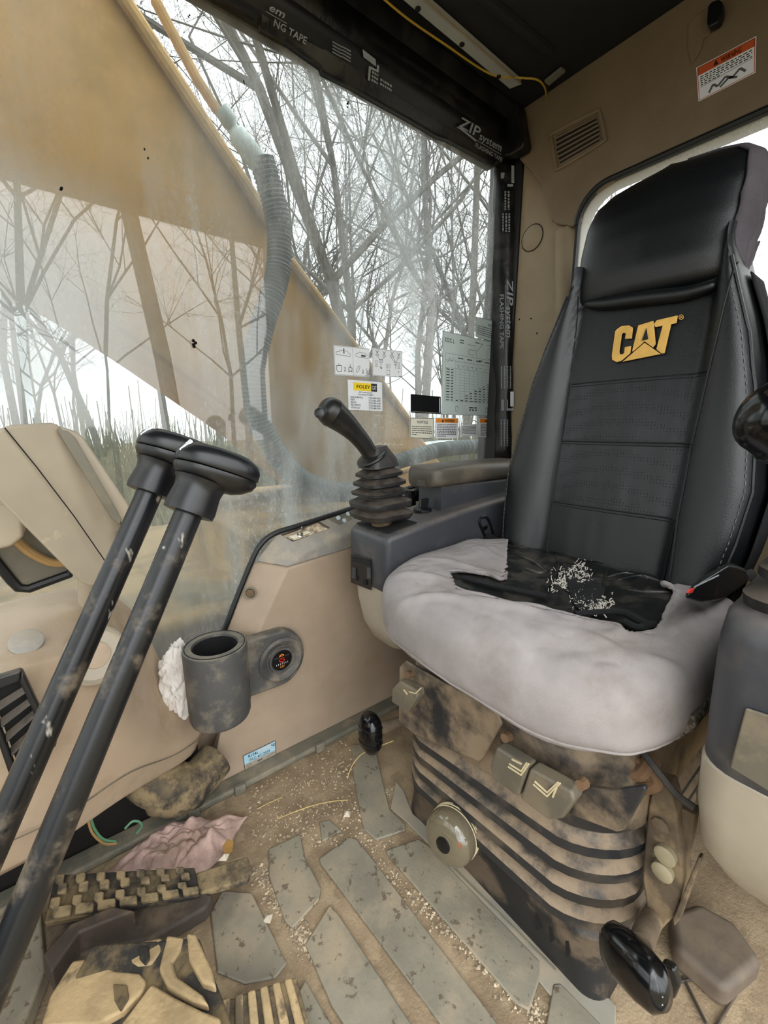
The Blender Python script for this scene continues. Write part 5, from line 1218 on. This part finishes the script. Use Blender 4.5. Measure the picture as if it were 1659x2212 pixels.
# right-hand foot pad, its ridged edge at the bottom
p3 = thing('foot_rest', 'ridged sandy foot rest at the bottom edge beside the large pedal', 'foot rest', P(560, 2200, Z=.0))
q = [P(470, 2165, Z=.05), P(640, 2108, Z=.05), P(690, 2290, Z=.04), P(450, 2300, Z=.04)]
MB().prism(q, (0, 0, -.012)).build('plate', M['tread'], p3, bevel=.003)
for k in range(6):
    u = .06+k*.155; MB().prism([bil(q, u, .03), bil(q, u+.10, .03), bil(q, u+.12, .97), bil(q, u+.02, .97)], (0, 0, .007)).build('ridge', M['tread_sand'], p3, bevel=.003)
tag(MB().prism([P(x, y, Z=.0) for x, y in ((0, 2040), (95, 1990), (105, 2130), (60, 2250), (0, 2300), (-60, 2250))], (0, 0, .03)).build('floor_block', M['pad'], None, bevel=.005), 'grey green raised floor block beneath the levers', 'floor block')

# pink rag, a leaf in it, stone, straws, gravel
rgx = P(395, 1845, Z=.02)
def rag():
    q = [P(240, 1890, Z=.012), P(335, 1785, Z=.012), P(520, 1765, Z=.012), P(540, 1830, Z=.012), P(430, 1890, Z=.012)]
    import bmesh
    n, m = 90, 45; v = []; f = []
    A, B_, C_, D_ = P(232, 1888, Z=.004), P(350, 1785, Z=.004), P(535, 1768, Z=.004), P(440, 1905, Z=.004)
    for j in range(m+1):
        for i in range(n+1):
            u, w = i/n, j/m; p = lerp(lerp(A, B_, w), lerp(D_, C_, w), u)
            env = (math.sin(math.pi*u)**.5)*(math.sin(math.pi*w)**.5)
            h = .018*env+.028*env*abs(noise.noise(Vector((u*4.2, w*3.1, 2))))+.016*env*abs(noise.noise(Vector((u*10, w*7, 9))))+.012*math.exp(-((u-.85)/.1)**2)*env
            p = p+Vector((.010*noise.noise(Vector((u*5, w*5, 4))), .014*noise.noise(Vector((u*6, w*4, 14))), h+.003)); v.append(p)
    for j in range(m):
        for i in range(n): a = j*(n+1)+i; f.append((a, a+1, a+n+2, a+n+1))
    return tag(MB().add(v, f).build('rag', M['rag'], None, smooth=50, solid=.003), 'dirty pink rag crumpled on the floor behind the pedal', 'rag')
rag()
tag(MB().prism([P(x, y, Z=.05) for x, y in ((480, 1830), (492, 1812), (505, 1818), (502, 1840), (485, 1850))], (0, 0, .0008)).build('dead_leaf', M['leaf']), 'brown dead leaf caught in the pink rag', 'leaf')
def pebble(c, r, seed):
    out = MB(); rr = random.Random(seed)
    v = [Vector(p)*r*rr.uniform(.7, 1.2)+Vector(c) for p in ((1, 0, .2), (-1, 0, .1), (0, 1, .2), (0, -1, .3), (0, 0, 1), (0, 0, -.6))]
    return v, [(0, 2, 4), (2, 1, 4), (1, 3, 4), (3, 0, 4), (2, 0, 5), (1, 2, 5), (3, 1, 5), (0, 3, 5)]
v, f = pebble(P(750, 1760, Z=.004), .009, 5); tag(MB().add(v, f).build('pebble', M['stone'], None, smooth=0), 'single pale pebble on the sand beyond the mat pads', 'pebble')
for i, (x, y) in enumerate(((486, 1852), (578, 1985))):
    v, f = pebble(P(x, y, Z=.004+(.05 if i == 0 else 0)), .010, 8+i); tag(MB().add(v, f).build('pebble', M['stone'], None, smooth=0), ('pale pebble resting on the edge of the pink rag', 'pale crumb of dirt beside the large pedal')[i], 'pebble')
gm = MB(); rr = random.Random(3)
for k in range(2600):
    t = rr.random()
    if t < .55: x, y = rr.uniform(540, 850), rr.uniform(1600, 1830)
    elif t < .8: s_ = rr.random(); x, y = 560+s_*130+rr.gauss(0, 14), 1880+s_*200+rr.gauss(0, 10)
    else: s_ = rr.random(); x, y = 780+s_*420+rr.gauss(0, 14), 1830+s_*400+rr.gauss(0, 12)
    p = P(x, y, Z=.001)
    if p.y > .81 or p.x > .5: continue
    v, f = pebble(p, abs(rr.gauss(.0014, .0009))+.0006, k); gm.add(v, f)
tag(gm.build('loose_gravel', M['gravel'], None, smooth=0), 'loose gravel and grit scattered over the floor sand', 'gravel', kind='stuff')
for lab, pts, z in (('long dry straw lying across the sand by the mat pads', [(600, 1768), (660, 1745), (705, 1733), (752, 1728)], .006), ('short dry straw near the side rail', [(555, 1748), (580, 1735), (610, 1722)], .005), ('curved dry straw hanging from the T-shaped slide handle', [(750, 1682), (760, 1655), (778, 1632), (800, 1620), (850, 1600)], .05)):
    tag(MB().tube(smooth_path([P(x, y, Z=z*(1+.5*i if z > .02 else 1)) for i, (x, y) in enumerate(pts)], 5), .0011, 5).build('straw', M['straw']), lab, 'straw', 'straws on the floor')
# brown moulded cover and step on the door side floor
fc = thing('floor_cover', 'brown moulded floor cover under the door side console', 'cover', (.62, .06, 0))
MB().prism([P(x, y, Z=.0) for x, y in ((1440, 2010), (1500, 1985), (1580, 2030), (1640, 2120), (1560, 2190), (1450, 2090))], (0, 0, .04)).build('raised_box', M['brown_cover'], fc, bevel=.012, seg=3)
for pts in ([(1470, 2120), (1540, 2105)], [(1475, 2110), (1525, 2210)], [(1600, 2130), (1540, 2230)], [(1500, 1985), (1600, 2020), (1620, 2060)]):
    MB().tube([P(x, y, Z=.004) for x, y in pts], .0022, 6).build('moulded_line', M['dark_steel'], fc)

# ------------------------------------------------------------------ outside: ground, machine body, boom, hoses
gd = MB().box((0, 0, -1.35), (60, 60, .05)); struct('ground', gd, M['ground'], 'leaf covered ground of the woods outside', 'ground', smooth=0)
md = thing('machine_deck', 'dirty yellow machine deck outside the side window', 'machine', (.6, 1.4, -.9))
MB().box((.35, 1.75, -.25), (1.6, .62, .55)).build('deck_box', M['deck'], md, bevel=.03)
MB().box((1.15, 1.60, .38), (.75, .45, .12)).build('side_cover', M['deck'], md, bevel=.03)
BY = 1.42
bm_ = thing('excavator_boom', 'yellow excavator boom rising across the side window', 'boom', P(700, 1060, Y=BY))
out = [(1010, 1075), (760, 742), (625, 560), (600, 530), (590, 488), (270, 0), (70, -305), (-700, -305), (-700, 60), (0, 545), (160, 645), (330, 765), (560, 935), (720, 1075)]
MB().prism([P(x, y, Y=BY) for x, y in out], (0, .5, 0)).build('box_section', M['boom'], bm_, bevel=.015)
MB().tube([P(x, y, Y=BY-.02) for x, y in ((70, -305), (268, -2), (430, 245), (588, 487))], .018, 10).build('top_flange', M['boom_edge'], bm_)
MB().tube([P(x, y, Y=BY-.01) for x, y in ((628, 562), (762, 742), (900, 930))], .014, 10).build('top_flange', M['boom_edge'], bm_)
MB().tube([P(x, y, Y=BY+.2) for x, y in ((335, 0), (425, 170), (470, 240))], .016, 10).build('hydraulic_line', M['boom_edge'], bm_)
def hose(name, pts, Y, r, label, mat, rib=.0025, pitch=.011):
    ps = smooth_path([P(x, y, Y=Y) for x, y in pts], 40); out_ = []; L = 0; rs = []
    dense = [ps[0]]
    for a, b in zip(ps, ps[1:]):
        n = max(1, int((b-a).length/.0035))
        for k in range(n): dense.append(lerp(a, b, (k+1)/n))
    for i, p in enumerate(dense):
        if i: L += (p-dense[i-1]).length
        rs.append(r+rib*math.sin(2*math.pi*L/pitch))
    return tag(MB().tube(dense, rs, 14).build(name, mat, None, smooth=60), label, 'hose')
h1 = thing('ribbed_hose', 'blue grey ribbed hose hanging in front of the yellow boom', 'hose', P(560, 900, Y=1.25))
o = hose('hose_sleeve', [(565, 345), (590, 430), (603, 500), (598, 600), (565, 710), (548, 800), (556, 890), (590, 970), (650, 1035), (720, 1062), (790, 1060)], 1.25, .034, '', M['hose']); del o['category']
if 'label' in o: del o['label']
adopt(o, h1)
MB().tube([P(x, y, Y=1.25) for x, y in ((478, 235), (498, 265), (503, 275), (512, 290), (545, 335), (570, 362))], [.02, .022, .012, .026, .028, .028], 14).build('hose_fitting', M['fitting'], h1, smooth=60)
hose('hydraulic_hose', [(760, 1075), (840, 1010), (900, 985), (980, 968), (1120, 960), (1300, 950)], 1.22, .03, 'grey green hydraulic hose curving behind the armrest', M['hose'])
tag(MB().tube(smooth_path([P(x, y, Y=1.5) for x, y in ((860, 985), (930, 965), (1010, 962), (1100, 955), (1300, 940))], 5), .028, 14).build('handrail', M['pipe'], None, smooth=60), 'silver pipe rail low outside the window by the rear post', 'rail')
tag(MB().tube(smooth_path([P(x, y, Y=1.18) for x, y in ((835, 1040), (880, 1015), (960, 1010), (1060, 1000))], 5), .012, 10).build('yellow_tube', M['boom'], None, smooth=60), 'thin yellow tube below the hydraulic hose outside', 'tube')

# ------------------------------------------------------------------ bare woods on both sides
def grow(rr, height, r0, twigs):
    b = MB()
    def branch(p, d, L, r, lev):
        n = 5 if lev < 2 else 3; path = [p]; rad = [r]; q = p.copy(); dd = d.copy(); kids = []
        for k in range(n):
            dd = (dd+Vector((rr.gauss(0, .10), rr.gauss(0, .10), rr.gauss(.04 if lev else 0, .05)))*(1+.6*lev)).normalized()
            q = q+dd*(L/n); path.append(q); rad.append(r*(1-.72*(k+1)/n)); kids.append((q.copy(), dd.copy(), rad[-1], (k+1)/n))
        b.tube(path, rad, 7 if lev == 0 else 5 if lev == 1 else 3, caps=False)
        if lev >= 4 or L < .25: return
        m = (twigs+2 if lev == 0 else twigs if lev < 3 else 3)
        for _ in range(m):
            kq, kd, kr, kt = rr.choice(kids[0 if lev else 1:])
            ax = Vector((rr.gauss(0, 1), rr.gauss(0, 1), rr.gauss(.1, .35))); ax = (ax-kd*ax.dot(kd)).normalized()
            nd = (kd*rr.uniform(.45, .9)+ax*rr.uniform(.55, .9)).normalized()
            branch(kq, nd, L*rr.uniform(.38, .6), max(kr*rr.uniform(.45, .75), .004), lev+1)
    branch(Vector((0, 0, 0)), Vector((rr.gauss(0, .04), rr.gauss(0, .04), 1)).normalized(), height, r0, 0)
    return b
protos = []
for k in range(6):
    rr = random.Random(40+k); g_ = grow(rr, rr.uniform(9, 12), rr.uniform(.07, .11), 6)
    me = bpy.data.meshes.new('tree'); me.from_pydata([tuple(p) for p in g_.v], [], g_.f); me.materials.append(M['bark']); protos.append(me)
def tree(x, y, k, s_, label, group, rz):
    o = bpy.data.objects.new('bare_tree', protos[k]); COL.objects.link(o); o.location = (x, y, -1.35); o.scale = (s_, s_, s_); o.rotation_euler = (0, 0, rz)
    return tag(o, label, 'tree', group)
rr = random.Random(11)
def at_px(px, d):      # a spot in the woods d metres out in the direction seen at pixel column px
    v = P(px, 919, Y=1.0); v.z = 0; v.normalize(); return v*d
for px, d, k, s_, lab in ((838, 6.5, 0, 1.0, 'nearest bare tree standing left of the chart on the window'), (905, 7.5, 1, 1.05, 'thick bare trunk seen just left of the capacity chart'), (1000, 7.0, 2, .95, 'bare tree seen above the capacity chart'), (1045, 8.5, 3, 1.0, 'slim bare tree beside the taped rear post'), (760, 8.0, 4, 1.0, 'bare tree seen above the pictogram stickers')):
    v = at_px(px, d); tree(v.x, v.y, k, s_, lab, None, rr.uniform(0, 6.28))
for i in range(62):
    px = rr.uniform(-150, 1400) if i < 40 else rr.uniform(560, 1120); d = rr.uniform(12, 32); v = at_px(px, d)
    tree(v.x, v.y, rr.randrange(6), rr.uniform(.8, 1.2), 'distant bare tree in the woods beyond the side window', 'woods beyond the side window', rr.uniform(0, 6.28))
for i, (x, y, s_, lab) in enumerate(((-1.6, -4.2, 1.7, 'thick bare tree mirrored at the left of the side window'), (1.5, -4.6, 1.5, 'thick bare tree mirrored in the middle of the side window'), (3.2, -5.2, 1.4, 'bare tree mirrored at the right of the reflected doorway'))):
    tree(x, y, i, s_, lab, None, rr.uniform(0, 6.28))
for i in range(22):
    a = rr.uniform(-1.1, 1.1); d = rr.uniform(7, 18)
    tree(d*math.sin(a)+.8, -d*math.cos(a), rr.randrange(6), rr.uniform(.8, 1.2), 'bare tree of the woods mirrored in the side window', 'woods behind the open door', rr.uniform(0, 6.28))
for i in range(16):
    v = Vector((-rr.uniform(7, 20), rr.uniform(-9, 11), 0)); tree(v.x, v.y, rr.randrange(6), rr.uniform(.9, 1.3), 'unseen bare tree added ahead of the cab to dim front light', 'unseen woods added ahead of the cab', rr.uniform(0, 6.28))  # out-of-view trees added to cut light entering through the front
# undergrowth: nobody could count the stems
bb = MB(); rr = random.Random(21)
for k in range(9000):
    a = rr.uniform(-.75, 1.45); d = rr.uniform(8, 20); x, y = d*math.sin(a), d*math.cos(a); h = abs(rr.gauss(.8, .5))+.2; w = rr.uniform(.006, .02)
    e = Vector((math.cos(a), -math.sin(a), 0))*w; p = Vector((x, y, -1.35)); t_ = p+Vector((rr.gauss(0, .25), rr.gauss(0, .25), h+.6))
    bb.add([p-e, p+e, t_+e*.5, t_-e*.5], [(0, 1, 2, 3)])
tag(bb.build('undergrowth', M['brush'], None, smooth=0), 'olive brown undergrowth at the foot of the woods', 'undergrowth', kind='stuff')
